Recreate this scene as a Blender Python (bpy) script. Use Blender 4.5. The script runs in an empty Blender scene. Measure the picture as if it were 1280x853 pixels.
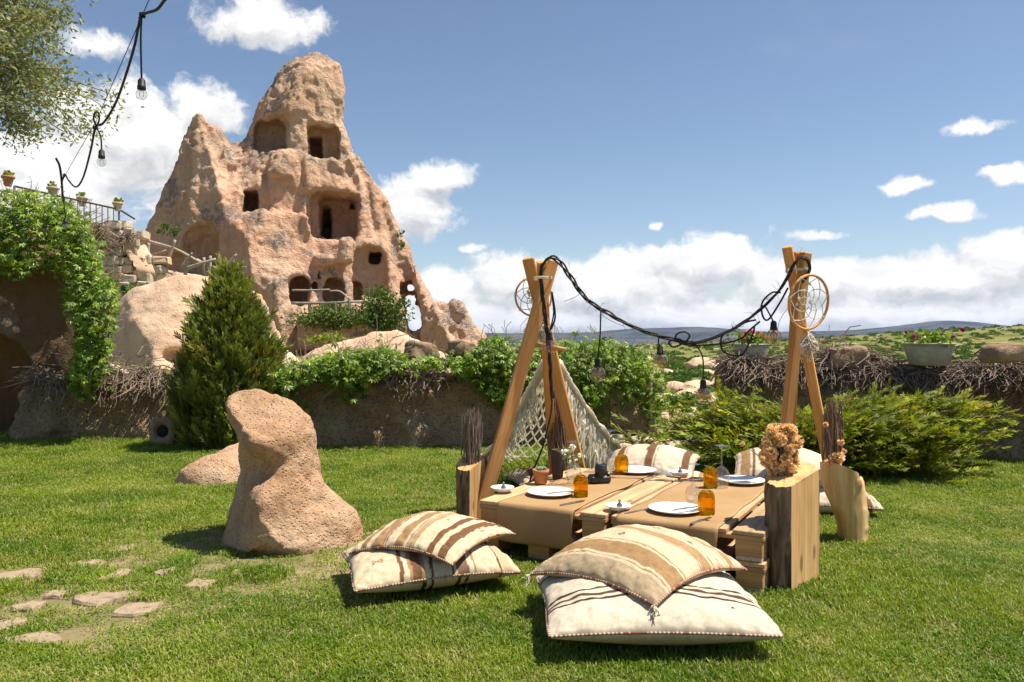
import bpy, math, random
import numpy as np
from mathutils import Vector, Matrix, Euler

# ---------------------------------------------------------------- camera
HC, FPX, CX, CY = 1.2, 1000.0, 640.0, 418.0      # eye height, focal length and horizon of the photo (pixels)
scene = bpy.context.scene
C = scene.collection
cam_d = bpy.data.cameras.new('camera'); cam = bpy.data.objects.new('camera', cam_d); C.objects.link(cam)
cam.location = (0, 0, HC); cam.rotation_euler = (math.pi/2, 0, 0)
cam_d.sensor_width = 36.0; cam_d.lens = 36.0*FPX/1280.0
cam_d.shift_y = (CY-426.5)/1280.0
cam_d.clip_start = 0.05; cam_d.clip_end = 60000
scene.camera = cam
# ---------------------------------------------------------------- sun, sky, exposure
SUN_EL, SUN_AZ = math.radians(65), math.radians(1)   # from the right, a little behind the wall
sv = Vector((math.cos(SUN_EL)*math.cos(SUN_AZ), math.cos(SUN_EL)*math.sin(SUN_AZ), math.sin(SUN_EL)))
sl = bpy.data.lights.new('sun', 'SUN'); sl.energy = 5.0; sl.angle = math.radians(0.53); sl.color = (1.0, 0.92, 0.79)
so = bpy.data.objects.new('sun', sl); C.objects.link(so)
so.rotation_euler = (-sv).to_track_quat('-Z', 'Y').to_euler(); so.location = (20, 2, 40)
scene.view_settings.view_transform = 'Standard'; scene.view_settings.look = 'None'
scene.view_settings.exposure = 0.72; scene.view_settings.gamma = 1.0
scene.view_settings.use_curve_mapping = False
world = bpy.data.worlds.new('World'); scene.world = world; world.use_nodes = True
world.cycles.sampling_method = 'MANUAL'; world.cycles.sample_map_resolution = 512
cy = scene.cycles; cy.max_bounces = 8; cy.diffuse_bounces = 3; cy.glossy_bounces = 3; cy.transmission_bounces = 8; cy.transparent_max_bounces = 12; cy.volume_bounces = 0

class NT:
    """tiny node-tree helper"""
    def __init__(s, tree): s.t = tree; tree.nodes.clear()
    def n(s, typ, ins=None, **kw):
        nd = s.t.nodes.new(typ)
        for k, v in kw.items(): setattr(nd, k, v)
        for k, v in (ins or {}).items():
            if isinstance(v, bpy.types.NodeSocket): s.t.links.new(v, nd.inputs[k])
            else: nd.inputs[k].default_value = v
        return nd
    def m(s, op, a, b=0.0, c=None, clamp=False):
        ins = {0: a, 1: b}
        if c is not None: ins[2] = c
        return s.n('ShaderNodeMath', ins, operation=op, use_clamp=clamp).outputs[0]
    def mix(s, f, a, b, bt='MIX'):
        nd = s.n('ShaderNodeMix', None, data_type='RGBA', blend_type=bt)
        for i, v in ((0, f), (6, a), (7, b)):
            if isinstance(v, bpy.types.NodeSocket): s.t.links.new(v, nd.inputs[i])
            else: nd.inputs[i].default_value = v if i == 0 else tuple(v)+((1,) if len(v) == 3 else ())
        return nd.outputs[2]
    def ramp(s, f, lo, hi):
        return s.n('ShaderNodeMapRange', {0: f, 1: lo, 2: hi}, interpolation_type='SMOOTHSTEP').outputs[0]
    def noise(s, vec, scale, detail=4, rough=0.55, dist=0.0):
        return s.n('ShaderNodeTexNoise', {'Vector': vec, 'Scale': scale, 'Detail': detail, 'Roughness': rough, 'Distortion': dist}).outputs[0]

def build_world():
    t = NT(world.node_tree)
    sky = t.n('ShaderNodeTexSky', sky_type='NISHITA', sun_disc=False, sun_elevation=SUN_EL,
              sun_rotation=math.pi/2-SUN_AZ, altitude=1200, air_density=1.0, dust_density=1.2, ozone_density=.55)
    g = t.n('ShaderNodeTexCoord').outputs['Generated']
    sp = t.n('ShaderNodeSeparateXYZ', {0: g})
    x, y, z = sp.outputs
    az = t.m('ARCTAN2', x, y); el = t.m('ARCSINE', z)
    p = t.n('ShaderNodeCombineXYZ', {0: az, 1: el, 2: 0.0}).outputs[0]
    # cumulus heads: azimuth/elevation ellipses broken up by noise
    cl = [(330,28,85,36,1),(165,175,125,85,1.2),(60,235,130,100,1.2),(110,52,55,22,.5),(250,135,55,40,.9),
          (550,222,48,26,1),(512,262,60,52,1.05),(640,352,70,38,1.05),(560,372,60,40,1.0),(800,330,70,28,.9),(890,328,95,38,1.1),(770,362,150,46,1.2),
          (1010,356,130,34,1.1),(1150,352,150,44,1.1),(1250,325,70,42,1.1),(1000,395,560,32,1.25),(640,398,260,26,1.2),
          (1140,227,38,13,.85),(1185,266,52,15,.95),(1268,214,44,15,.95),(1218,156,36,10,.55),(1020,297,36,9,.8),(824,281,12,6,.7),(590,312,22,7,.5)]
    wa = t.n('ShaderNodeTexNoise', {'Vector': p, 'Scale': 11.0, 'Detail': 6.0, 'Roughness': .6}).outputs['Color']
    wv = t.n('ShaderNodeVectorMath', {0: wa, 1: (.5, .5, .5)}, operation='SUBTRACT').outputs[0]
    pw = t.n('ShaderNodeVectorMath', {0: wv, 1: (.055, .045, 0), 2: p}, operation='MULTIPLY_ADD').outputs[0]
    def field(off):
        pv = t.n('ShaderNodeVectorMath', {0: pw, 1: (0, off, 0)}, operation='ADD').outputs[0]
        best = None
        for (px, py, rx, ry, w) in cl:
            a = math.atan((px-CX)/FPX); h = math.cos(a); e = math.atan((CY-py)/FPX*h)
            d = t.n('ShaderNodeVectorMath', {0: pv, 1: (-a, -e, 0)}, operation='ADD').outputs[0]
            d = t.n('ShaderNodeVectorMath', {0: d, 1: (FPX/rx/h**1.5, FPX/ry/h**.8, 0)}, operation='MULTIPLY').outputs[0]
            ln = t.n('ShaderNodeVectorMath', {0: d}, operation='LENGTH').outputs[1]
            v = t.m('MULTIPLY_ADD', ln, -w, w)
            best = v if best is None else t.m('MAXIMUM', best, v)
        # sky out of view: broken cumulus low above the horizon, thinned to lower the fill light
        gn = t.noise(pv, 3.2, 3, .5)
        gen = t.m('SUBTRACT', t.m('MULTIPLY', gn, 2.6), t.m('MULTIPLY_ADD', el, 1.5, 1.5))
        side = t.ramp(t.m('ABSOLUTE', az), .62, .85)
        gen = t.m('MULTIPLY_ADD', side, t.m('ADD', gen, 2.0), -2.0)
        best = t.m('MAXIMUM', best, gen)
        fn = t.noise(pv, 26.0, 5, .62)
        return t.m('MULTIPLY_ADD', t.m('SUBTRACT', fn, .5), 1.5, best), fn
    f0, n0 = field(0.0); f1, n1 = field(.02)
    mask = t.ramp(f0, -.02, .42)
    lit = t.m('MULTIPLY_ADD', t.m('SUBTRACT', f0, f1), 1.5, .58, clamp=True)
    soft = t.ramp(t.noise(t.n('ShaderNodeVectorMath', {0: pw, 1: (1, 3.2, 1)}, operation='MULTIPLY').outputs[0], 13.0, 5, .6), .36, .66)
    lit = t.m('MULTIPLY_ADD', soft, .38, t.m('MULTIPLY', lit, .74), clamp=True)
    ccol = t.mix(lit, (.38, .39, .41), (.69, .68, .665))
    scl = t.n('ShaderNodeVectorMath', {0: sky.outputs[0], 1: (.080,)*3}, operation='MULTIPLY').outputs[0]
    wis = t.ramp(t.noise(t.n('ShaderNodeVectorMath', {0: p, 1: (1, 2.4, 1)}, operation='MULTIPLY').outputs[0], 4.0, 6, .6), .55, .95)
    mask = t.m('MAXIMUM', mask, t.m('MULTIPLY', wis, .18))
    above = t.ramp(z, -.02, 0.0)
    mask = t.m('MULTIPLY', mask, above)
    col = t.mix(mask, scl, ccol)
    bg = t.n('ShaderNodeBackground', {0: col, 1: 1.0})
    t.n('ShaderNodeOutputWorld', {0: bg.outputs[0]})
build_world()

# ---------------------------------------------------------------- helpers
def P(px, py, d): return np.array([(px-CX)/FPX*d, d, HC+(CY-py)/FPX*d])
def G(px, py, z=0.0):
    d = FPX*(HC-z)/(py-CY); return np.array([(px-CX)/FPX*d, d, z])
RNG = np.random.default_rng(7)

def _hash(ix, iy, iz):
    n = (ix*374761393 + iy*668265263 + iz*2147483647*3 + 1013904223) & 0xffffffff
    n = ((n ^ (n >> 13))*1274126177) & 0xffffffff
    n = ((n ^ (n >> 16))*2246822519) & 0xffffffff
    return ((n ^ (n >> 15)) & 0xffffff)/float(0xffffff)
def vnoise(p):
    p = np.asarray(p, float); i = np.floor(p).astype(np.int64); f = p-i; f = f*f*(3-2*f)
    r = 0
    for a in (0, 1):
        for b in (0, 1):
            for c in (0, 1):
                w = (f[:, 0] if a else 1-f[:, 0])*(f[:, 1] if b else 1-f[:, 1])*(f[:, 2] if c else 1-f[:, 2])
                r = r+w*_hash(i[:, 0]+a, i[:, 1]+b, i[:, 2]+c)
    return r*2-1
def fbm(p, octv=4, gain=.5):
    p = np.asarray(p, float); r = 0; a = 1
    for k in range(octv):
        r = r+a*vnoise(p*2.03**k+17.3*k); a *= gain
    return r

def new_mesh(name, V, Fs, mats, col=None, smooth=False, midx=None):
    """V (n,3); Fs list of int arrays (m,k)"""
    V = np.asarray(V, np.float32); me = bpy.data.meshes.new(name)
    if not isinstance(Fs, (list, tuple)): Fs = [Fs]
    Fs = [np.asarray(f, np.int32) for f in Fs if len(f)]
    me.vertices.add(len(V)); me.vertices.foreach_set('co', V.ravel())
    nl = sum(f.size for f in Fs); nf = sum(len(f) for f in Fs)
    me.loops.add(nl); me.loops.foreach_set('vertex_index', np.concatenate([f.ravel() for f in Fs]))
    tot = np.concatenate([np.full(len(f), f.shape[1], np.int32) for f in Fs])
    st = np.concatenate([[0], np.cumsum(tot)[:-1]]).astype(np.int32)
    me.polygons.add(nf); me.polygons.foreach_set('loop_start', st); me.polygons.foreach_set('loop_total', tot)
    me.polygons.foreach_set('use_smooth', np.full(nf, smooth))
    for m in (mats if isinstance(mats, (list, tuple)) else [mats]): me.materials.append(m)
    if midx is not None: me.polygons.foreach_set('material_index', np.asarray(midx, np.int32))
    me.update(calc_edges=True)
    if col is not None:
        c = np.ones((len(V), 4), np.float32); c[:, :3] = np.asarray(col)[:, :3]
        at = me.color_attributes.new('Col', 'FLOAT_COLOR', 'POINT'); at.data.foreach_set('color', c.ravel())
    me.validate()
    return me
class MB:
    """collects shapes into one mesh"""
    def __init__(s): s.V = []; s.F = {}; s.C = []; s.n = 0
    def add(s, V, Fs, col=(1, 1, 1)):
        V = np.asarray(V, float)
        if not isinstance(Fs, (list, tuple)): Fs = [Fs]
        for f in Fs:
            f = np.asarray(f, int)
            if len(f): s.F.setdefault(f.shape[1], []).append(f+s.n)
        c = np.asarray(col, float); s.C.append(np.broadcast_to(c, (len(V), 3)) if c.ndim == 1 else c)
        s.V.append(V); s.n += len(V); return s
    def arrays(s):
        return np.concatenate(s.V), [np.concatenate(v) for v in s.F.values()], np.concatenate(s.C)
def tag(o, label=None, cat=None, group=None, kind=None):
    if label: o['label'] = label
    if cat: o['category'] = cat
    if group: o['group'] = group
    if kind: o['kind'] = kind
    return o
def thing(name, label, cat, loc=(0, 0, 0), rz=0.0, group=None):
    o = bpy.data.objects.new(name, None); C.objects.link(o); o.empty_display_size = .1
    o.location = tuple(float(v) for v in loc); o.rotation_euler = (0, 0, rz); return tag(o, label, cat, group)
def origin_of(o):
    v = np.array(o.location)
    while o.parent is not None: o = o.parent; v = v+np.array(o.location)
    return v
def obj(name, shape, mat, parent=None, smooth=False, local=False, me=None):
    """shape: MB or (V,Fs[,col]). World coordinates unless local; a top-level mesh gets its origin at its base."""
    if me is None:
        V, Fs, col = shape.arrays() if isinstance(shape, MB) else (shape if len(shape) == 3 else (*shape, None))
        V = np.array(V, float); loc = np.zeros(3)
        if not local:
            if parent is not None: V = V-origin_of(parent)
            else:
                loc = (V.min(0)+V.max(0))/2; loc[2] = V[:, 2].min(); V = V-loc
        me = new_mesh(name, V, Fs, mat, col, smooth)
    else: loc = np.zeros(3)
    o = bpy.data.objects.new(name, me); C.objects.link(o); o.location = loc
    if parent is not None: o.parent = parent
    return o
def dup(root, loc, rz=None, label=None, scale=None):
    def cp(o, par):
        c = o.copy(); C.objects.link(c)
        if par is not None: c.parent = par
        for ch in list(o.children): cp(ch, c)
        return c
    r = cp(root, None); r.location = tuple(float(v) for v in loc)
    if rz is not None: r.rotation_euler = (0, 0, rz)
    if label: r['label'] = label
    if scale: r.scale = (scale,)*3
    return r

def tube(pts, r, n=6, cap=True):
    pts = np.asarray(pts, float); m = len(pts); r = np.broadcast_to(np.asarray(r, float), (m,))
    T = np.gradient(pts, axis=0); T /= np.linalg.norm(T, axis=1)[:, None]+1e-12
    u = np.cross(T[0], [0, 0, 1.0]);
    if np.linalg.norm(u) < .1: u = np.cross(T[0], [1.0, 0, 0])
    u /= np.linalg.norm(u); a = np.arange(n)/n*2*np.pi; V = []
    for i in range(m):
        u = u-T[i]*np.dot(u, T[i]); u /= np.linalg.norm(u)+1e-12; w = np.cross(T[i], u)
        V.append(pts[i]+r[i]*(np.cos(a)[:, None]*u+np.sin(a)[:, None]*w))
    V = np.concatenate(V); i = np.arange(m-1)[:, None]*n; j = np.arange(n)[None]; k = (j+1) % n
    F = np.stack([i+j, i+k, i+n+k, i+n+j], -1).reshape(-1, 4)
    Fs = [F]
    if cap: Fs.append(np.array([np.arange(n)[::-1], (m-1)*n+np.arange(n)]))
    return V, Fs
def spline(pts, k=6):
    p = np.asarray(pts, float); p = np.vstack([2*p[0]-p[1], p, 2*p[-1]-p[-2]]); out = []
    for i in range(1, len(p)-2):
        for t in np.arange(k)/k:
            a, b, c, d = p[i-1:i+3]
            out.append(.5*((2*b)+(c-a)*t+(2*a-5*b+4*c-d)*t*t+(3*b-a-3*c+d)*t**3))
    out.append(p[-2]); return np.array(out)
def lathe(prof, n=24, c=(0, 0, 0)):
    prof = np.asarray(prof, float); a = np.arange(n)/n*2*np.pi; m = len(prof)
    V = np.stack([prof[:, 0, None]*np.cos(a), prof[:, 0, None]*np.sin(a), np.repeat(prof[:, 1, None], n, 1)], -1).reshape(-1, 3)+np.asarray(c)
    i = np.arange(m-1)[:, None]*n; j = np.arange(n)[None]; k = (j+1) % n
    return V, [np.stack([i+j, i+k, i+n+k, i+n+j], -1).reshape(-1, 4)]
def bbox(c, s, b=.004, rot=None):
    """bevelled box, centre c, full size s"""
    h = np.asarray(s, float)/2; b = min(b, h.min()*.9); V = []; idx = {}
    for ix, sx in enumerate((-1, 1)):
        for iy, sy in enumerate((-1, 1)):
            for iz, sz in enumerate((-1, 1)):
                for ax in range(3):
                    q = np.array([sx, sy, sz])*(h-b); q[ax] = (sx, sy, sz)[ax]*h[ax]
                    idx[ix, iy, iz, ax] = len(V); V.append(q)
    Q = []; T = []
    for ax in range(3):
        o1, o2 = [a for a in range(3) if a != ax]
        for s_ in (0, 1):
            ring = []
            for a, bb in ((0, 0), (1, 0), (1, 1), (0, 1)):
                k = [0, 0, 0]; k[ax] = s_; k[o1] = a; k[o2] = bb; ring.append(idx[tuple(k)+(ax,)])
            Q.append(ring)
        for a in (0, 1):
            for bb in (0, 1):
                k0 = [0, 0, 0]; k0[o1] = a; k0[o2] = bb; k1 = list(k0); k1[ax] = 1
                Q.append([idx[tuple(k0)+(o1,)], idx[tuple(k0)+(o2,)], idx[tuple(k1)+(o2,)], idx[tuple(k1)+(o1,)]])
    for ix in (0, 1):
        for iy in (0, 1):
            for iz in (0, 1): T.append([idx[ix, iy, iz, a] for a in range(3)])
    V = np.array(V)
    def fix(F):
        out = []
        for f in F:
            p = V[f]; nn = np.cross(p[1]-p[0], p[2]-p[0])
            out.append(f if np.dot(nn, p.mean(0)) > 0 else f[::-1])
        return np.array(out)
    Q, T = fix(Q), fix(T)
    if rot is not None: V = V@np.array(rot).T
    return V+np.asarray(c), [Q, T]
def rotm(x=0, y=0, z=0): return np.array(Euler((x, y, z)).to_matrix())
def inst(tv, tf, pos, mats, cols=None, tcol=None):
    """copies of a template (numpy): pos (n,3), mats (n,3,3)"""
    n = len(pos); V = np.einsum('nij,kj->nki', mats, tv)+pos[:, None]
    k = len(tv); F = [(f[None]+(np.arange(n)*k)[:, None, None]).reshape(-1, f.shape[1]) for f in tf]
    c = np.ones((n, k, 3))
    if cols is not None: c = c*cols[:, None]
    if tcol is not None: c = c*tcol[None]
    return V.reshape(-1, 3), F, c.reshape(-1, 3)
def frames(d, roll, up=(0, 0, 1)):
    """rotation matrices whose Y axis is d, Z axis as near up as it gets, then rolled"""
    d = d/np.linalg.norm(d, axis=1)[:, None]; up = np.broadcast_to(np.asarray(up, float), d.shape)
    x = np.cross(d, up); x /= np.linalg.norm(x, axis=1)[:, None]+1e-9; z = np.cross(x, d)
    c, s = np.cos(roll)[:, None], np.sin(roll)[:, None]
    return np.stack([x*c+z*s, d, z*c-x*s], -1)
def sticks(P0, P1, r, bend=.05, rng=RNG, n=4):
    """many thin bent sticks as one mesh"""
    m = len(P0); r = np.broadcast_to(np.asarray(r, float), (m,)); d = P1-P0; L = np.linalg.norm(d, axis=1)[:, None]
    M = frames(d, rng.uniform(0, 6.28, m)); a = np.arange(n)/n*2*np.pi
    b1 = rng.normal(0, bend, (m, 3))*L; b2 = rng.normal(0, bend, (m, 3))*L; V = []
    for t, sc in ((0, 1), (.33, .95), (.66, .8), (1, .45)):
        c = P0+d*t+(b1 if t == .33 else b2 if t == .66 else 0)
        V.append(c[:, None]+(r*sc)[:, None, None]*(np.cos(a)[None, :, None]*M[:, None, :, 0]+np.sin(a)[None, :, None]*M[:, None, :, 2]))
    V = np.stack(V, 1).reshape(-1, 3); i = np.arange(3)[:, None]*n; j = np.arange(n)[None]; k = (j+1) % n
    F = np.stack([i+j, i+k, i+n+k, i+n+j], -1).reshape(-1, 4)
    F = (F[None]+(np.arange(m)*4*n)[:, None, None]).reshape(-1, 4)
    sh = np.repeat(rng.uniform(.6, 1.25, m), 4*n)[:, None]*np.ones(3)
    return V, [F], sh
def in_poly(x, y, poly):
    poly = np.asarray(poly, float); r = np.zeros(np.shape(x), bool); j = len(poly)-1
    for i in range(len(poly)):
        xi, yi = poly[i]; xj, yj = poly[j]
        r ^= ((yi > y) != (yj > y)) & (x < (xj-xi)*(y-yi)/(yj-yi+1e-12)+xi); j = i
    return r
def sd_poly(x, y, poly):
    poly = np.asarray(poly, float); d = np.full(np.shape(x), 1e9)
    for i in range(len(poly)):
        a = poly[i-1]; e = poly[i]-a; t = np.clip(((x-a[0])*e[0]+(y-a[1])*e[1])/(e@e+1e-12), 0, 1)
        d = np.minimum(d, np.hypot(x-a[0]-t*e[0], y-a[1]-t*e[1]))
    return np.where(in_poly(x, y, poly), -d, d)
def sample_poly(poly, n, rng=RNG):
    poly = np.asarray(poly, float); lo, hi = poly.min(0), poly.max(0); out = np.zeros((0, 2))
    while len(out) < n:
        q = rng.uniform(lo, hi, (n*2, 2)); out = np.vstack([out, q[in_poly(q[:, 0], q[:, 1], poly)]])
    return out[:n]

class Vox:
    """signed-distance grid: union / carve solids, then extract one closed surface"""
    def __init__(s, lo, hi, h):
        s.lo = np.array(lo, float); s.h = h
        ax = [np.arange(lo[i], hi[i]+h, h) for i in range(3)]; s.ax = ax
        s.X, s.Y, s.Z = (ax[0][:, None, None].astype(np.float32), ax[1][None, :, None].astype(np.float32), ax[2][None, None, :].astype(np.float32))
        s.F = np.full([len(a) for a in ax], 1e2, np.float32)
    def win(s, lo, hi):
        return tuple(slice(max(0, int((lo[i]-s.lo[i])/s.h)), max(0, int((hi[i]-s.lo[i])/s.h)+2)) for i in range(3))
    def put(s, d, k=.2, w=None, carve=False):
        w = w or (slice(None),)*3; a = s.F[w]
        if carve: a = -a
        hh = np.clip(.5+.5*(a-d)/k, 0, 1); r = a*(1-hh)+d*hh-k*hh*(1-hh)
        s.F[w] = -r if carve else r
    def box(s, c, half, rnd=.1, k=.15, carve=False, rot=None):
        m = np.linalg.norm(half)+1.0; w = s.win(np.array(c)-m, np.array(c)+m)
        p = [s.X[w[0]]-c[0], s.Y[:, w[1]]-c[1], s.Z[:, :, w[2]]-c[2]]
        if rot is not None: p = [sum(rot[j][i]*p[j] for j in range(3)) for i in range(3)]
        q = [np.abs(p[i])-(half[i]-rnd) for i in range(3)]
        d = np.sqrt(sum(np.maximum(v, 0)**2 for v in q))+np.minimum(np.maximum(np.maximum(q[0], q[1]), q[2]), 0)-rnd
        s.put(d.astype(np.float32), k, w, carve)
    def ell(s, c, r, k=.3, carve=False, rot=None):
        m = max(r)*1.4+1.0; w = s.win(np.array(c)-m, np.array(c)+m)
        p = [s.X[w[0]]-c[0], s.Y[:, w[1]]-c[1], s.Z[:, :, w[2]]-c[2]]
        if rot is not None: p = [sum(rot[j][i]*p[j] for j in range(3)) for i in range(3)]
        d = (np.sqrt(sum((p[i]/r[i])**2 for i in range(3)))-1)*min(r)
        s.put(d.astype(np.float32), k, w, carve)
    def inflate(s, poly, yc, kf, kb=None, k=.3, rnd=1.0, tmax=99, carve=False):
        """outline in world XZ given a thickness that grows inwards from its edge"""
        x, z = np.meshgrid(s.ax[0], s.ax[2], indexing='ij'); di = -sd_poly(x, z, poly)
        T = np.sqrt(np.maximum(di, 0)*(np.maximum(di, 0)+rnd)); T = np.minimum(T, tmax)
        kb = kf if kb is None else kb; dy = s.Y-yc
        T = T[:, None, :]; o = np.maximum(-di, 0)[:, None, :]
        d = np.where(dy < 0, -dy-kf*T, dy-kb*T); d = np.where(o > 0, np.hypot(o, np.maximum(d, 0))+.02, d*.7)
        s.put(d.astype(np.float32), k, None, carve)
    def hit(s, px, py):
        for Y in s.ax[1]:
            i = np.round((P(px, py, Y)-s.lo)/s.h).astype(int)
            if (i >= 0).all() and (i < s.F.shape).all() and s.F[tuple(i)] < 0: return Y
        return None
    def recess(s, x0, y0, x1, y1, depth, rnd=.2, k=.12, yy=None, out=1.2, rot=None):
        Y = yy or s.hit((x0+x1)/2, (y0+y1)/2) or s.ax[1].mean(); an = math.atan((CX-(x0+x1)/2)/FPX)
        a = P(x0, y1, Y); b = P(x1, y0, Y); c = (a+b)/2+np.array([-math.sin(an), math.cos(an), 0])*(depth-out)/2; rot = rotm(0, 0, an) if rot is None else rot
        s.box(c, (abs(b[0]-a[0])/2, (depth+out)/2, abs(b[2]-a[2])/2), min(rnd, abs(b[0]-a[0])*.48, abs(b[2]-a[2])*.48), k, True, rot)
        return Y
    def extract(s):
        F = s.F; sg = F < 0; nx, ny, nz = F.shape; c = np.zeros((nx-1, ny-1, nz-1), np.int8)
        for a in (0, 1):
            for b in (0, 1):
                for d in (0, 1): c += sg[a:nx-1+a, b:ny-1+b, d:nz-1+d]
        I = np.argwhere((c > 0) & (c < 8)); idx = np.full(c.shape, -1, np.int32); idx[tuple(I.T)] = np.arange(len(I))
        corners = np.array([[a, b, d] for a in (0, 1) for b in (0, 1) for d in (0, 1)])
        val = np.stack([F[tuple((I+k).T)] for k in corners], 1); acc = np.zeros((len(I), 3)); cnt = np.zeros(len(I))
        for i in range(8):
            for j in range(i+1, 8):
                if np.abs(corners[i]-corners[j]).sum() != 1: continue
                m = (val[:, i] < 0) != (val[:, j] < 0); t = val[:, i]/(val[:, i]-val[:, j]+1e-12)
                q = corners[i]+t[:, None]*(corners[j]-corners[i]); acc[m] += q[m]; cnt[m] += 1
        V = s.lo+(I+acc/cnt[:, None])*s.h; Q = []
        for ax in range(3):
            a = [slice(None)]*3; b = [slice(None)]*3; a[ax] = slice(0, -1); b[ax] = slice(1, None)
            E = np.argwhere(sg[tuple(a)] != sg[tuple(b)]); o1, o2 = (ax+1) % 3, (ax+2) % 3
            ok = (E[:, o1] > 0) & (E[:, o2] > 0) & (E[:, o1] < F.shape[o1]-1) & (E[:, o2] < F.shape[o2]-1); E = E[ok]
            flip = sg[tuple(E.T)]; e1 = np.eye(3, dtype=int)[o1]; e2 = np.eye(3, dtype=int)[o2]
            q = np.stack([idx[tuple((E-e1-e2).T)], idx[tuple((E-e2).T)], idx[tuple(E.T)], idx[tuple((E-e1).T)]], 1)
            q[~flip] = q[~flip][:, ::-1]; Q.append(q)
        Q = np.concatenate(Q); lab = np.arange(len(V))          # keep the largest connected piece only
        for _ in range(60):
            m = lab[Q].min(1); old = lab.copy()
            for k in range(4): np.minimum.at(lab, Q[:, k], m)
            lab = lab[lab]
            if (lab == old).all(): break
        big = np.bincount(lab).argmax(); Q = Q[lab[Q[:, 0]] == big]; u, inv = np.unique(Q, return_inverse=True)
        return V[u], inv.reshape(-1, 4)
def normals(V, F):
    n = np.zeros_like(V); p = V[F]; fn = np.cross(p[:, 2]-p[:, 0], p[:, 3 if F.shape[1] > 3 else 1]-p[:, 1 if F.shape[1] > 3 else 0])
    if F.shape[1] == 3: fn = np.cross(p[:, 1]-p[:, 0], p[:, 2]-p[:, 0])
    for k in range(F.shape[1]): np.add.at(n, F[:, k], fn)
    return n/(np.linalg.norm(n, axis=1)[:, None]+1e-12)
def rough(V, F, amps):
    N = normals(V, F); d = 0
    for q in amps:
        sc, a, o = q[:3]; f = fbm(V/np.array(sc), o); d = d+(a*f if len(q) == 3 else a*(.35-np.abs(f)))
    return V+N*(d[:, None])
_ico = {}
def ico(sub):
    if sub not in _ico:
        import bmesh
        bm = bmesh.new(); bmesh.ops.create_icosphere(bm, subdivisions=sub, radius=1)
        _ico[sub] = (np.array([v.co[:] for v in bm.verts]), np.array([[v.index for v in f.verts] for f in bm.faces])); bm.free()
    return _ico[sub]
def boulder(c, r, seed, sub=4, flat=.25, amp=.28, rot=0):
    v, f = ico(sub); v = v.copy(); rng = np.random.default_rng(seed)
    for k in range(7):                                  # planar chips make broken faces
        n = rng.normal(size=3); n /= np.linalg.norm(n); h = rng.uniform(.55, .9); d = v@n-h; v -= np.maximum(d, 0)[:, None]*n*.85
    v = v+normals(v, f)*(fbm(v*1.5+seed*3.1, 5)*amp*.5)[:, None]
    v = (v*np.asarray(r))@rotm(0, 0, rot).T
    return v+np.asarray(c), [f]
# ---------------------------------------------------------------- materials
def pm(name, c1, c2=None, scale=4, lo=.35, hi=.65, rough=.8, bump=0.0, bscale=20, bdist=.02, detail=6, stretch=(1, 1, 1),
       attr=False, transl=0.0, spec=.3, world=False, c3=None, s3=1.0, lo3=.5, hi3=.7, metallic=0.0, tcol=None, vary=0.0, knots=None):
    m = bpy.data.materials.new(name); m.use_nodes = True; t = NT(m.node_tree)
    vec = t.n('ShaderNodeNewGeometry').outputs['Position'] if world else t.n('ShaderNodeTexCoord').outputs['Object']
    if stretch != (1, 1, 1): vec = t.n('ShaderNodeVectorMath', {0: vec, 1: stretch}, operation='MULTIPLY').outputs[0]
    col = None; rnd_ = t.n('ShaderNodeObjectInfo').outputs['Random']
    if c2 is not None: col = t.mix(t.ramp(t.noise(vec, scale, detail, .6), lo, hi), c1, c2)
    else: col = t.n('ShaderNodeRGB').outputs[0]; col.default_value = (*c1, 1)
    if c3 is not None: col = t.mix(t.ramp(t.noise(vec, s3, 5, .6), lo3, hi3), col, c3)
    if knots:
        kv = t.n('ShaderNodeVectorMath', {0: t.n('ShaderNodeTexCoord').outputs['Object'], 1: knots}, operation='MULTIPLY').outputs[0]
        kd = t.n('ShaderNodeTexVoronoi', {'Vector': kv, 'Scale': 1.0}).outputs[0]; col = t.mix(t.m('MULTIPLY', t.ramp(kd, .17, .09), .8), col, tuple(v*.38 for v in c1))
    if vary:
        k = t.m('MULTIPLY_ADD', rnd_, vary, 1-vary*.5); col = t.n('ShaderNodeVectorMath', {0: col, 1: t.n('ShaderNodeCombineXYZ', {0: k, 1: k, 2: k}).outputs[0]}, operation='MULTIPLY').outputs[0]
    if attr:
        a = t.n('ShaderNodeAttribute', attribute_name='Col').outputs['Color']; col = t.mix(1.0, col, a, 'MULTIPLY')
    b = t.n('ShaderNodeBsdfPrincipled', {'Base Color': col, 'Roughness': rough, 'Specular IOR Level': spec, 'Metallic': metallic})
    if bump:
        bn = t.n('ShaderNodeBump', {'Strength': bump, 'Distance': bdist, 'Height': t.noise(vec, bscale, 8, .65)})
        t.t.links.new(bn.outputs[0], b.inputs['Normal'])
    out = b.outputs[0]
    if transl:
        tb = t.n('ShaderNodeBsdfTranslucent', {'Color': t.mix(1.0, col, tcol or (1.3, 1.35, .6), 'MULTIPLY')})
        out = t.n('ShaderNodeMixShader', {0: transl, 1: out, 2: tb.outputs[0]}).outputs[0]
    t.n('ShaderNodeOutputMaterial', {0: out}); return m
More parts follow.
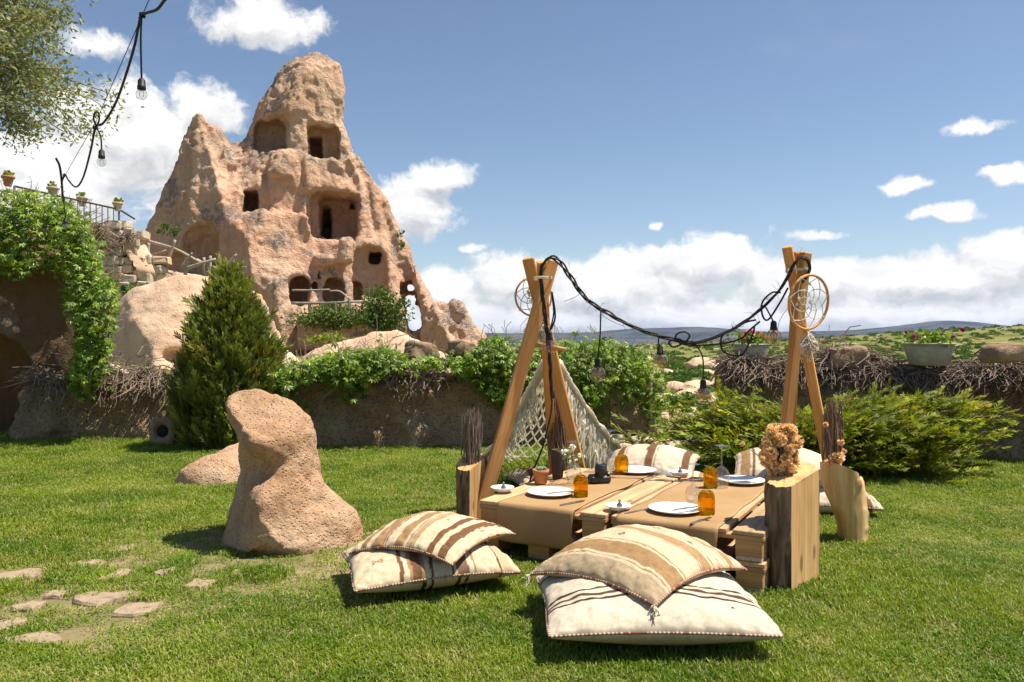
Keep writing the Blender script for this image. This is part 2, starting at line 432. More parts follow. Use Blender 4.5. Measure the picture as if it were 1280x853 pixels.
def rock_mat(name, c1, c2, lich=(.20, .175, .15), lamt=.55, sc=1.0, bdist=.05, pit=1.0, bump=.9):
    m = bpy.data.materials.new(name); m.use_nodes = True; t = NT(m.node_tree)
    geo = t.n('ShaderNodeNewGeometry'); vec = t.n('ShaderNodeTexCoord').outputs['Object']
    n1 = t.noise(vec, .35*sc, 6, .6); n2 = t.noise(vec, 2.2*sc, 8, .7); n3 = t.noise(vec, 9*sc, 6, .7)
    col = t.mix(t.ramp(n1, .35, .65), c1, c2)
    col = t.mix(t.m('MULTIPLY', t.ramp(n2, .4, .75), .45), col, tuple(v*1.3 for v in c2))
    col = t.mix(t.m('MULTIPLY', t.ramp(n3, .52, .75), .4), col, tuple(v*.55 for v in c1))
    st = t.noise(t.n('ShaderNodeVectorMath', {0: vec, 1: (1, 1, .09)}, operation='MULTIPLY').outputs[0], 3.2*sc, 6, .65)
    col = t.mix(t.m('MULTIPLY', t.ramp(st, .52, .7), .35), col, tuple(v*.62 for v in c1)); col = t.mix(t.m('MULTIPLY', t.ramp(st, .5, .34), .3), col, tuple(min(v*1.22, .8) for v in c2))
    up = t.n('ShaderNodeSeparateXYZ', {0: geo.outputs['Normal']}).outputs[2]
    lm = t.m('MULTIPLY', t.ramp(t.m('ADD', t.noise(vec, .9*sc, 8, .72), t.m('MULTIPLY', up, .1)), .53, .63), t.ramp(n3, .34, .56))
    col = t.mix(t.m('MULTIPLY', lm, lamt), col, lich)
    vo = t.n('ShaderNodeTexVoronoi', {'Vector': vec, 'Scale': 14*sc}, feature='F1').outputs[0]
    hgt = t.m('ADD', t.m('MULTIPLY', t.noise(vec, 5*sc, 10, .7), 1.0), t.m('MULTIPLY', t.ramp(vo, .0, .4), .22*pit))
    bn = t.n('ShaderNodeBump', {'Strength': bump, 'Distance': bdist, 'Height': hgt})
    b = t.n('ShaderNodeBsdfPrincipled', {'Base Color': col, 'Roughness': .92, 'Specular IOR Level': .15, 'Normal': bn.outputs[0]})
    t.n('ShaderNodeOutputMaterial', {0: b.outputs[0]}); return m
def wood_mat(name, c1, c2, axis=1, scale=6, rough=.65, c3=None):
    st = [9, 9, 9]; st[axis] = .45
    kn = [9.0, 9.0, 9.0]; kn[axis] = 3.2
    return pm(name, c1, c2, knots=tuple(kn), scale=scale*.9, lo=.32, hi=.68, rough=rough, bump=.35, bscale=scale, bdist=.006, stretch=tuple(st), detail=8, c3=c3, s3=.8, lo3=.54, hi3=.72, vary=.45)
def glass_mat(name, col, g=.9, tint=None, f0=.04, rough=.0):
    """thin glass: clear or tinted shell with Fresnel reflection"""
    m = bpy.data.materials.new(name); m.use_nodes = True; t = NT(m.node_tree)
    tr = t.n('ShaderNodeBsdfTransparent', {0: (*col, 1)}); gl = t.n('ShaderNodeBsdfGlossy', {0: (1, 1, 1, 1), 'Roughness': rough})
    lw = t.n('ShaderNodeLayerWeight', {0: .35}).outputs['Facing']
    fr = t.m('MULTIPLY_ADD', t.m('POWER', lw, 3.0), g, f0, clamp=True)
    t.n('ShaderNodeOutputMaterial', {0: t.n('ShaderNodeMixShader', {0: fr, 1: tr.outputs[0], 2: gl.outputs[0]}).outputs[0]}); return m
M = dict(
 soil=pm('soil', (.32, .235, .14), (.20, .15, .075), 3, rough=.95, bump=.6, bscale=30, c3=(.17, .155, .06), s3=1.5, lo3=.4, hi3=.6, world=True),
 rock=rock_mat('chimney_rock', (.57, .315, .195), (.65, .445, .31), sc=.55, bdist=.30, lamt=1.0, lich=(.24, .205, .175)),
 rock2=rock_mat('outcrop_rock', (.58, .38, .245), (.64, .47, .33), lamt=.18, sc=.8, bdist=.05),
 stone=rock_mat('boulder_rock', (.44, .25, .135), (.56, .385, .25), lamt=.12, sc=3.5, bdist=.035, pit=1.6, bump=1.0),
 cave=rock_mat('cave_rock', (.095, .055, .03), (.14, .09, .055), sc=1.2, bdist=.05),  # albedo set very low so the colour itself carries the cave's shade
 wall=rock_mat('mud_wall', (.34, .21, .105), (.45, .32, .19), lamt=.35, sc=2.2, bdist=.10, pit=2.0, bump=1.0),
 flag=rock_mat('flagstone', (.30, .215, .14), (.39, .30, .21), lamt=.2, sc=5, bdist=.008),
 masonry=rock_mat('masonry', (.46, .36, .26), (.54, .45, .35), lamt=.35, sc=2, bdist=.03),
 wstone=rock_mat('wall_stone', (.25, .155, .095), (.36, .25, .165), lamt=.5, sc=4, bdist=.02),
 pine=wood_mat('pine', (.55, .36, .20), (.68, .50, .31), 1, 6),
 pinez=wood_mat('pine_upright', (.48, .215, .065), (.62, .315, .105), 2, 7),
 pallet=wood_mat('pallet_wood', (.42, .25, .12), (.60, .41, .23), 1, 5, c3=(.30, .17, .075)),
 palletx=wood_mat('pallet_cross', (.36, .19, .075), (.48, .28, .12), 0, 5),
 palletw=wood_mat('weathered_pallet_wood', (.36, .26, .18), (.50, .38, .26), 1, 5, c3=(.22, .15, .10)),
 split=wood_mat('split_wood', (.46, .255, .095), (.60, .385, .175), 2, 4, c3=(.32, .15, .05)),
 pale=wood_mat('peeled_wood', (.50, .29, .10), (.72, .50, .24), 2, 2.4, c3=(.34, .17, .055)),
 bark=pm('bark', (.20, .12, .07), (.42, .30, .19), 9, bump=1.0, bscale=14, bdist=.06, stretch=(3, 3, .6), rough=.95),
 twig=pm('dry_twigs', (.30, .225, .17), (.19, .14, .11), 5, attr=True, rough=.9),
 twigd=pm('dark_twigs', (.28, .175, .12), (.19, .115, .08), 5, attr=True, rough=.9),
 logs=pm('weathered_log', (.30, .24, .19), (.42, .35, .28), 4, rough=.9, bump=.6, bscale=12),
 leaf=pm('vine_leaf', (.13, .225, .016), (.21, .32, .03), 2.5, attr=True, rough=.42, transl=.35, spec=.5),
 stem=pm('vine_stem', (.26, .19, .12), (.18, .13, .09), 8, rough=.9),
 jun=pm('juniper', (.14, .175, .032), (.20, .235, .048), 3, attr=True, rough=.7, transl=.25),
 jun2=pm('spreading_juniper', (.175, .215, .02), (.26, .295, .034), 3, attr=True, rough=.65, transl=.3),
 oliv=pm('silver_leaf', (.22, .245, .11), (.33, .34, .18), 3, attr=True, rough=.6, transl=.3),
 shrub=pm('shrub_leaf', (.08, .135, .025), (.12, .18, .035), .15, attr=True, rough=.8, transl=.2, world=True),
 kraft=pm('kraft_runner', (.33, .20, .09), (.37, .235, .11), 3, rough=.85, bump=.25, bscale=60, bdist=.004),
 china=pm('china', (.80, .78, .74), (.76, .74, .70), 30, rough=.18, spec=.5),
 chinar=pm('china_rim', (.55, .42, .28), None, rough=.3),
 steel=pm('steel', (.55, .54, .52), None, rough=.28, metallic=1.0),
 dsteel=pm('dark_steel', (.16, .16, .16), (.24, .23, .22), 30, rough=.4, metallic=.8),
 black=pm('black_plastic', (.012, .012, .013), (.02, .02, .02), 20, rough=.5, spec=.5),
 rubber=pm('black_cable', (.014, .014, .013), (.022, .022, .02), 20, rough=.55),
 lens=pm('lens_glass', (.01, .012, .02), None, rough=.05, spec=1.0),
 terra=pm('terracotta', (.36, .15, .075), (.44, .21, .12), 12, rough=.85),
 dvase=pm('dark_clay', (.05, .032, .026), (.08, .05, .04), 12, rough=.7),
 zinc=pm('zinc', (.34, .33, .28), (.45, .44, .38), 6, rough=.6, c3=(.20, .17, .12), s3=8, lo3=.5, hi3=.8, metallic=.25),
 iron=pm('iron', (.05, .045, .04), (.10, .07, .05), 10, rough=.7),
 cotton=pm('cotton', (.90, .86, .77), (.82, .76, .64), 9, rough=.95, transl=.55, tcol=(1, 1, 1)),
 feather=pm('feather', (.86, .80, .70), (.70, .58, .42), 18, rough=.9, transl=.2, tcol=(1, 1, 1)),
 dried=pm('dried_petals', (.92, .68, .38), (.86, .57, .27), 16, rough=.85, transl=.3, tcol=(1.05, 1.0, .85), attr=True),
 pink=pm('pink_petals', (.80, .10, .14), (.66, .06, .10), 30, rough=.7, transl=.2, tcol=(1, .5, .5)),
 magenta=pm('magenta_petals', (.42, .02, .17), (.30, .01, .13), 30, rough=.7, transl=.2, tcol=(1, .4, .8)),
 white=pm('white_petals', (.78, .78, .66), (.70, .72, .52), 20, rough=.7, transl=.2, tcol=(1, 1, .8)),
 succ=pm('succulent', (.16, .24, .13), (.26, .32, .19), 20, rough=.6),
 cloth=pm('woven_wool', (1, 1, 1), (.90, .88, .84), 60, lo=.2, hi=.8, rough=.97, attr=True, bump=.25, bscale=260, bdist=.003, spec=.1),
 rope=pm('seam_yarn', (1, 1, 1), None, rough=.95, attr=True, spec=.1),
 dark=pm('lamp_hole_shade', (.02, .018, .015), None, rough=.9),
 socket=pm('bulb_socket', (.02, .02, .02), None, rough=.5),
 fil=pm('filament', (.55, .26, .06), None, rough=.35, metallic=.6),
 clear=glass_mat('clear_glass', (.90, .91, .90), 1.0, f0=.15),
 bulbg=glass_mat('bulb_glass', (.90, .80, .60), 1.0, f0=.10),
)
def amber_mat():
    m = bpy.data.materials.new('amber_glass'); m.use_nodes = True; t = NT(m.node_tree)
    g = t.n('ShaderNodeBsdfGlass', {0: (.975, .75, .20, 1), 'Roughness': .02, 'IOR': 1.46}); tr = t.n('ShaderNodeBsdfTransparent', {0: (.97, .84, .36, 1)})
    t.n('ShaderNodeOutputMaterial', {0: t.n('ShaderNodeMixShader', {0: .18, 1: g.outputs[0], 2: tr.outputs[0]}).outputs[0]}); return m
M['amber'] = amber_mat()
def grass_mat(name, mul=1.0):
    m = bpy.data.materials.new(name); m.use_nodes = True; t = NT(m.node_tree)
    pos = t.n('ShaderNodeNewGeometry').outputs['Position']
    a = t.ramp(t.noise(pos, 1.3, 5, .65), .36, .64); b = t.ramp(t.noise(pos, 2.3, 5, .65), .5, .68)
    c = t.noise(pos, 60, 2, .5)
    col = t.mix(a, (.12*mul, .21*mul, .010*mul), (.26*mul, .33*mul, .026*mul))
    col = t.mix(t.m('MULTIPLY', b, .6), col, (.46, .43, .13))
    col = t.mix(t.m('MULTIPLY', t.ramp(c, .5, .75), .4), col, (.40, .44, .09))
    rv = t.n('ShaderNodeObjectInfo').outputs['Random']
    col = t.mix(t.m('MULTIPLY', rv, .35), col, (.075, .15, .008))
    d = t.n('ShaderNodeBsdfPrincipled', {'Base Color': col, 'Roughness': .5, 'Specular IOR Level': .4})
    tb = t.n('ShaderNodeBsdfTranslucent', {'Color': t.mix(1.0, col, (1.4, 1.4, .6), 'MULTIPLY')})
    t.n('ShaderNodeOutputMaterial', {0: t.n('ShaderNodeMixShader', {0: .35, 1: d.outputs[0], 2: tb.outputs[0]}).outputs[0]}); return m
M['grass'] = grass_mat('grass_blades')
M['straw'] = pm('dry_grass', (.46, .40, .17), (.34, .33, .11), 8, rough=.8, transl=.3, tcol=(1, 1, .7), world=True)
def land_mat():
    m = bpy.data.materials.new('far_land'); m.use_nodes = True; t = NT(m.node_tree)
    pos = t.n('ShaderNodeNewGeometry').outputs['Position']
    flat = t.n('ShaderNodeVectorMath', {0: pos, 1: (1, 1, 0)}, operation='MULTIPLY').outputs[0]
    a = t.noise(flat, .02, 8, .65); b = t.noise(flat, .11, 8, .7); c = t.noise(flat, .0012, 8, .7)
    col = t.mix(t.ramp(a, .4, .62), (.20, .185, .075), (.12, .14, .04))
    col = t.mix(t.ramp(b, .5, .62), col, (.07, .10, .025))
    col = t.mix(t.m('MULTIPLY', t.ramp(t.noise(flat, .05, 6, .7), .58, .66), .9), col, (.50, .40, .28))
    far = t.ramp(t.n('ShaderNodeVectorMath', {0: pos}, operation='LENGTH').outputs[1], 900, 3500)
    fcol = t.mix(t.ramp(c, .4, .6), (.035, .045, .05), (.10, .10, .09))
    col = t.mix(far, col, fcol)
    b_ = t.n('ShaderNodeBsdfPrincipled', {'Base Color': col, 'Roughness': 1.0, 'Specular IOR Level': .0})
    t.n('ShaderNodeOutputMaterial', {0: b_.outputs[0]}); return m
M['land'] = land_mat()

# ---------------------------------------------------------------- terrain and lawn
def land_h(X, Y):
    D = np.hypot(X, Y)
    z = np.interp(np.log(D+1), np.log(np.array([0, 11, 14, 20, 33, 130, 400, 1500, 5000, 6800, 8300, 8800, 11000, 14000])+1.),
                  [-.12, -.12, -.5, -1.0, -1.7, -3.4, -6.8, -26, -125, -130, 14, 20, 18, 10])
    lf = np.clip((-X-.06*Y)/6, 0, 1)*np.clip((Y-11)/10, 0, 1)*np.clip((90-Y)/30, 0, 1)
    z = z+lf*(1.6+.6*np.clip((Y-20)/20, 0, 1))
    z = z+17.5*np.exp(-.5*(((X-335)/140)**2+((Y-370)/120)**2))
    z = z+78*np.exp(-.5*(np.abs((X-1800)/620)**3+((Y-9300)/700)**2))
    z = z+105*np.exp(-.5*(np.abs((X-4850)/420)**2+((Y-9000)/700)**2))+55*np.exp(-.5*(((X-5600)/700)**2+((Y-9200)/700)**2))
    p = np.stack([X, Y, 0*X], -1).reshape(-1, 3)
    n = fbm(p/7.0, 4).reshape(X.shape); n2 = fbm(p/140.0, 4).reshape(X.shape); n3 = fbm(p/1300.0, 5).reshape(X.shape)
    z = z+n*.22*np.clip((D-13)/20, 0, 1)+n2*2.2*np.clip((D-150)/400, 0, 1)+n3*22*np.clip((D-3000)/3000, 0, 1)
    return z
def build_land():
    r = np.concatenate([[0.5], np.geomspace(3, 14000, 190)]); a = np.concatenate([np.linspace(-50, 50, 520), np.linspace(50, 310, 130)[1:-1]])*math.pi/180
    R, A = np.meshgrid(r, a, indexing='ij'); X, Y = R*np.sin(A), R*np.cos(A); Z = land_h(X, Y)
    V = np.stack([X, Y, Z], -1).reshape(-1, 3); m, n = R.shape
    i = np.arange(m-1)[:, None]*n; j = np.arange(n)[None]; k = (j+1) % n
    F = np.stack([i+j, i+n+j, i+n+k, i+k], -1).reshape(-1, 4)[:, ::-1]
    V = np.vstack([V, [[0, 0, -.12]]]); jj = np.arange(n); T = np.stack([np.full(n, len(V)-1), jj, (jj+1) % n], 1)[:, ::-1]
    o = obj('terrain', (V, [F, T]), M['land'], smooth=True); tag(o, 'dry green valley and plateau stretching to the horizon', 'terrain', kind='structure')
build_land()
LAWN = [(-11, -5), (9.5, -5), (9.5, 6.2), (6.5, 7.6), (3.2, 8.9), (2.0, 9.7), (-5, 9.6), (-11, 9.6)]
def build_lawn():
    n = 150; xs = np.linspace(-11, 9.5, n); ys = np.linspace(-5, 9.7, n); X, Y = np.meshgrid(xs, ys, indexing='ij')
    Z = .012*fbm(np.stack([X, Y, 0*X], -1).reshape(-1, 3)*1.3, 3).reshape(X.shape)-.012
    V = np.stack([X, Y, Z], -1).reshape(-1, 3); i = np.arange(n-1)[:, None]*n; j = np.arange(n-1)[None]
    F = np.stack([i+j, i+n+j, i+n+j+1, i+j+1], -1).reshape(-1, 4)
    c = V[F].mean(1); F = F[in_poly(c[:, 0], c[:, 1], LAWN)]
    o = obj('lawn', (V, [F]), M['soil'], smooth=True); tag(o, 'flat garden lawn with worn soil', 'lawn', kind='structure')
build_lawn()
# ---------------------------------------------------------------- the carved rock
def PX(poly, Y): return [(P(x, y, Y)[0], P(x, y, Y)[2]) for x, y in poly]
def build_chimney():
    Y0 = 46.0; S = Y0/FPX
    v = Vox((-22.2, 37.2, -3.2), (-.6, 54.5, 18.0), .1)
    main = [(200,520),(205,300),(215,250),(228,215),(240,186),(262,172),(285,180),(300,178),(306,170),(318,150),(325,128),(340,105),(355,85),(370,72),(385,66),(400,66),(415,73),
            (426,82),(430,100),(431,125),(428,150),(434,165),(438,180),(448,195),(462,215),(475,237),(488,265),(497,285),(508,300),(517,320),
            (526,345),(535,366),(541,380),(548,430),(552,520)]
    v.inflate(PX(main, Y0), Y0, .80, 1.5, rnd=1.2)
    # left spire in front of the main mass
    spire = [(172,520),(176,308),(185,285),(200,250),(215,215),(228,180),(240,147),(247,140),(255,147),(268,163),(283,190),(293,215),(300,250),(306,300),(312,360),(320,520)]
    v.inflate(PX(spire, 43.6), 43.6, .45, 1.0, rnd=.3, k=.2)
    A_, R_, L_, Q_ = P(250, 152, 43.4), P(303, 335, 40.9), P(176, 306, 43.7), P(303, 335, 40.9)+np.array([1.3, 3.2, 0])      # wedge: steep left face, ridge, right face
    def plane(a, b, c):
        n = np.cross(b-a, c-a); n /= np.linalg.norm(n); return n if n[1] < 0 else -n
    n1 = plane(A_, R_, L_); n2 = plane(A_, R_, Q_); d = np.maximum(n1[0]*(v.X-A_[0])+n1[1]*(v.Y-A_[1])+n1[2]*(v.Z-A_[2]), n2[0]*(v.X-A_[0])+n2[1]*(v.Y-A_[1])+n2[2]*(v.Z-A_[2]))
    d = np.maximum(d, -.9*((v.X-A_[0])-(A_[2]-v.Z)*((L_[0]-A_[0])/(A_[2]-L_[2])))); d = np.maximum(np.maximum(d, v.Y-45.2), v.Z-A_[2]); v.put(d.astype(np.float32), .3)
    # right hand fallen fin and the arch leg
    fin = [(520,520),(528,400),(541,381),(552,379),(560,381),(566,376),(573,377),(580,386),(590,400),(612,424),(618,440),(622,520)]
    v.inflate(PX(fin, 43.5), 43.5, .95, .9, rnd=.5, k=.15)
    # lower front apron that runs down to the garden
    apron = [(325,520),(330,420),(326,372),(335,345),(350,330),(372,340),(376,372),(384,405),(392,432),(395,520)]
    v.inflate(PX(apron, 40.6), 40.6, .9, 1.5, rnd=.4, k=.9)
    # ledges
    for (x0, y0, x1, y1, Y, t) in ((296,268,392,300,42.6,1.3),(312,190,440,214,44.6,1.0),(392,296,440,330,41.9,.7)):
        a, b = P(x0, y1, Y), P(x1, y0, Y); c = (a+b)/2; c[1] = Y+t*.5
        v.box(c, ((b[0]-a[0])/2, t, (b[2]-a[2])/2), .3, .35)
    # cut facades: flat shelves between the storeys
    v.recess(298,214,392,266,.55,.3,.35)
    v.recess(318,146,436,192,.25,.3,.3)
    # top rooms
    y = v.hit(372, 170)
    v.recess(319,143,359,191,2.3,.5,.12,yy=y); v.recess(382,150,424,197,2.2,.4,.12,yy=y); v.recess(386,158,404,192,4.2,.25,.1,yy=y)
    v.recess(416,162,430,200,.9,.3,.2,yy=y+.2)
    # middle doorway with its frame
    y = v.hit(313, 252); v.recess(300,231,327,267,.28,.08,.08,yy=y); v.recess(304.5,236,322,267,3.2,.05,.05,yy=y)
    v.recess(334,222,372,262,.22,.1,.2)
    # big broken room
    v.recess(388,236,450,300,1.7,.5,.25); y = v.hit(420, 275) or 43
    v.recess(400,246,449,298,1.5,.35,.12); v.recess(402,257,415,312,3.2,.3,.1); v.recess(392,290,424,320,1.4,.4,.3)
    v.recess(383,240,390,284,.6,.1,.1); v.recess(437,254,443,262,1.0,.1,.08)
    # arched niche with the little window
    v.recess(441,306,484,372,1.3,.85,.2); v.recess(461,313,478,331,2.6,.25,.1)
    # ground floor caves
    v.recess(363,343,387,382,3.0,.45,.15); v.recess(403,346,430,382,2.6,.5,.15); v.recess(441,350,452,380,2.2,.25,.15)
    v.recess(390,352,396,364,1.0,.1,.1); v.recess(397,338,402,350,.8,.1,.1)
    v.recess(380,352,440,386,.9,.5,.4)
    # smooth hollow under the spire
    for (cx, cy, rx, ry, dep) in ((252,312,30,36,1.5),(283,205,9,15,.7),(225,330,40,18,1.0)):
        Y = v.hit(cx, cy) or 42; v.ell(P(cx, cy, Y), (rx*Y/FPX, dep, ry*Y/FPX), .12, True)
    # erosion gullies
    gl = []
    for (x0, y0, x1, y1) in ((330,212,332,262),(376,205,374,258),(455,215,470,290),(480,262,500,340),(430,190,446,238),(505,330,512,352)):
        for t in np.linspace(0, 1, 9):
            x, yy = x0+(x1-x0)*t, y0+(y1-y0)*t; Y = v.hit(x, yy)
            if Y: gl.append(P(x, yy, Y-.08))
    for g in gl: v.ell(g, (.2, .28, .35), .25, True)
    # terrace in front of the caves
    a, b = P(372, 412, 39.6), P(470, 388, 39.6); c = (a+b)/2; c[1] = 40.3
    v.box((c[0], c[1], c[2]-.6), ((b[0]-a[0])/2, 1.1, .95), .3, .3)
    # right arch: open to the sky behind
    for (x, yy, rx, rz) in ((514,384,.33,.85),(519,398,.42,.85),(511,378,.28,.45),(514,358,.2,.22)):
        a = P(x, yy, 45.5); v.box((a[0], 45.0, a[2]), (rx, 9, rz), min(rx, rz)*.95, .08, True, rot=rotm(0, 0, math.atan2(a[0], -a[1])*0-math.atan2(x-CX, FPX)))
    v.recess(498,356,524,412,.7,.4,.3)
    v.inflate(PX([(517,330),(526,345),(535,366),(541,380),(552,420),(556,470),(536,470),(531,420),(528,396),(524,376),(518,356)], 45.2), 45.2, 1.6, 1.6, rnd=.6, k=.15)
    # hollow faces on the fin
    for (cx, cy, rx, ry, dep) in ((572,396,10,13,.3),(553,386,7,8,.25),(575,418,24,10,.25)):
        Y = v.hit(cx, cy) or 43; v.ell(P(cx, cy, Y), (rx*Y/FPX, dep, ry*Y/FPX), .15, True)
    V, Q = v.extract()
    V = rough(V, Q, ((2.6, .11, 3), (.9, .05, 4), ((.55, .55, 2.6), .09, 3), (.7, .085, 3, 'r'), (.26, .05, 3)))
    t = thing('rock_cone', 'tall pointed pink rock cone with carved cave rooms and windows', 'rock formation', (-12.5, 46, land_h(np.array([-12.5]), np.array([46.]))[0]))
    obj('rock', (V, [Q]), M['rock'], t, smooth=True)
    return v
CH = build_chimney()

def outcrop(name, label, poly, Y, kf, h, depth, mat='rock2', rnd=.6, amps=((1.5, .10, 4), (.3, .03, 4)), carve=(), cat='rock'):
    w = PX(poly, Y); xs = [a[0] for a in w]; zs = [a[1] for a in w]
    v = Vox((min(xs)-.4, Y-depth-.4, min(zs)-.4), (max(xs)+.4, Y+depth+.4, max(zs)+.4), h)
    v.inflate(w, Y, kf, kf, rnd=rnd, tmax=depth/kf)
    for (cx, cy, rx, ry, dep) in carve:
        yy = v.hit(cx, cy) or Y; v.ell(P(cx, cy, yy), (rx*yy/FPX, dep, ry*yy/FPX), .1, True)
    V, Q = v.extract(); V = rough(V, Q, amps)
    return tag(obj(name, (V, [Q]), M[mat], smooth=True), label, cat)
outcrop('rock_mound', 'smooth pale rock mound behind the conical juniper', [(124,560),(128,480),(135,420),(143,385),(158,362),(185,350),(215,343),(250,341),(272,346),(284,362),(305,385),(335,415),(372,448),(395,480),(420,560)],
        22.0, .75, .075, 3.0, carve=((222,446,18,10,.5),))
outcrop('rock_slope', 'low pale rock slope in front of the cave terrace', [(350,560),(372,452),(392,438),(430,425),(470,415),(496,414),(520,424),(545,437),(575,452),(600,480),(620,560)], 31.0, .8, .12, 3.2)
outcrop('terrace_hillside', 'stony hillside under the iron railing and log fence', [(-60,560),(-50,330),(30,285),(90,278),(118,284),(150,294),(172,302),(182,326),(225,338),(282,345),(330,368),(380,480),(385,560)], 33.0, .3, .14, 1.6, rnd=.3)

# ---------------------------------------------------------------- garden boulders
def build_standing_stone():
    Y = 4.76; v = Vox((-1.85, 4.1, -.2), (-.8, 5.4, .95), .02)
    out = [(278,720),(284,676),(290,645),(297,610),(302,575),(297,545),(288,520),(285,503),(292,491),(315,487),(340,490),(364,501),(386,519),(395,540),(396,565),(402,592),(416,615),(440,636),(446,650),(448,720)]
    v.inflate(PX(out, Y), Y, 1.05, .95, rnd=.38, k=.02, tmax=.42)
    v.ell((P(345, 690, 4.6)[0], 4.66, -.02), (.28, .22, .18), .14)
    # slanted top face, crisp at its front edge, and the hollow under its lip
    n = np.array([.17, -.60, 1.0]); n /= np.linalg.norm(n); ex_ = np.cross([0, 1.0, 0], n); ex_ /= np.linalg.norm(ex_); R = np.stack([ex_, np.cross(n, ex_), n], 1)
    v.box(P(343, 552, 4.42)+n*.35, (.8, .8, .35), .01, .02, True, rot=R)
    v.ell(P(306, 590, 4.36), (.20, .20, .12), .07, True); v.ell(P(345, 594, 4.30), (.14, .14, .075), .07, True)
    V, Q = v.extract(); V = rough(V, Q, ((.4, .028, 3), (.10, .014, 4), (.045, .006, 2)))
    tag(obj('standing_stone', (V, [Q]), M['stone'], smooth=True), 'leaning pinkish boulder with flat slanted top standing on the lawn', 'boulder')
    v = Vox((-3.0, 6.0, -.3), (-1.9, 7.5, .45), .025)
    v.ell(G(268, 600)+np.array([.0, .0, -.02]), (.32, .22, .21), .1); v.ell(G(295, 590)+np.array([0, 0, .04]), (.24, .3, .20), .1)
    V, Q = v.extract(); V = rough(V, Q, ((.3, .03, 3), (.07, .01, 3)))
    tag(obj('low_boulder', (V, [Q]), M['stone'], smooth=True), 'low rounded boulder half sunk in grass behind the standing stone', 'boulder')
build_standing_stone()
FLAGS = [(132,746,44,8),(172,760,27,9),(22,718,24,8),(45,797,40,8),(18,779,24,9),(152,685,15,5),(147,718,13,8),(250,729,19,6),(105,705,28,5),(208,714,10,5),(35,757,18,5),(70,742,12,4),(297,716,8,4)]
def build_flags():
    for i, (x, y, w, h) in enumerate(FLAGS):
        rng = np.random.default_rng(40+i); c = G(x, y); d = c[1]; rx = w*d/FPX; ry = h*d*d/(FPX*HC)*1.0
        n = 12; a = np.arange(n)/n*6.283+rng.uniform(0, 1); k = (1/np.maximum(np.abs(np.cos(a)), np.abs(np.sin(a))))**.35*rng.uniform(.6, 1.12, n)
        sh = .25*ry
        px, py = rx*k*np.cos(a)+sh*np.sin(a), ry*k*np.sin(a)
        rings = []
        for sc, z in ((1.04, -.06), (1.03, -.010), (.97, .001), (.8, .004), (.45, .005)):
            rings.append(np.stack([c[0]+px*sc, c[1]+py*sc, np.full(n, z)+rng.normal(0, .003, n)], 1))
        V = np.concatenate(rings); m = 5; ii = np.arange(m-1)[:, None]*n; j = np.arange(n)[None]; kk = (j+1) % n
        F = np.stack([ii+j, ii+kk, ii+n+kk, ii+n+j], -1).reshape(-1, 4)
        tag(obj('flagstone', (V, [F, np.array([(m-1)*n+np.arange(n)])]), M['flag']), 'flat worn paving stone half buried in the lawn grass', 'paving stone', 'paving stones sunk in the lawn')
build_flags()

# ---------------------------------------------------------------- garden walls
def rough_wall(name, label, pts, h, th, mat='wall', step=.036, seed=0, batter=.2):
    """wall along pts (x,y): front face towards the lawn, displaced"""
    v = Vox((min(p[0] for p in pts)-.5, min(p[1] for p in pts)-.5, -.25), (max(p[0] for p in pts)+.5, max(p[1] for p in pts)+th+.6, h+.4), step)
    for a, b in zip(pts[:-1], pts[1:]):
        a, b = np.array(a), np.array(b); L = np.linalg.norm(b-a); an = math.atan2(b[1]-a[1], b[0]-a[0]); c = (a+b)/2+np.array([-math.sin(an), math.cos(an)])*th/2
        v.box((c[0], c[1], h/2-.12), (L/2+.08, th/2, h/2+.12), .1, .08, rot=rotm(0, 0, an))
    rng = np.random.default_rng(seed)
    for a, b in zip(pts[:-1], pts[1:]):          # rubble foot and stones that stand proud
        L = math.dist(a, b)
        for i in range(int(L*9)):
            t = rng.uniform(); z = rng.uniform(0, h*.85)**1.0*(.35 if rng.uniform() < .5 else 1)
            r = rng.uniform(.05, .13); v.ell((a[0]+(b[0]-a[0])*t, a[1]+(b[1]-a[1])*t+r*.35, z), (r*1.3, r*.6, r*.8), .06)
    V, Q = v.extract(); V = rough(V, Q, ((.5, .07, 3), (.13, .05, 4), (.05, .012, 2))); V[:, 1] -= batter*np.clip(h-V[:, 2], 0, h)
    t = thing(name, label, 'wall', ((pts[0][0]+pts[-1][0])/2, (pts[0][1]+pts[-1][1])/2, 0)); obj('masonry', (V, [Q]), M[mat], t, smooth=True); return t
rough_wall('garden_wall', 'low mud wall under a thick overhang of creeper', [(-2.75, 8.75), (-1.0, 8.72), (.2, 8.95), (1.58, 9.35)], .74, .5, seed=1)
rough_wall('garden_wall', 'low mud wall beside the dark cave, capped with brushwood and flat stones', [(-5.6, 9.15), (-4.4, 9.2), (-3.3, 9.2), (-2.75, 9.1)], .62, .5, seed=2)
RW = [(2.35, 8.75), (3.2, 8.5), (4.3, 8.0), (5.3, 7.35), (6.6, 6.6), (8.5, 5.7)]
rough_wall('garden_wall', 'brown mud wall behind the spreading juniper, capped with dry brushwood', RW, .86, .45, seed=3)

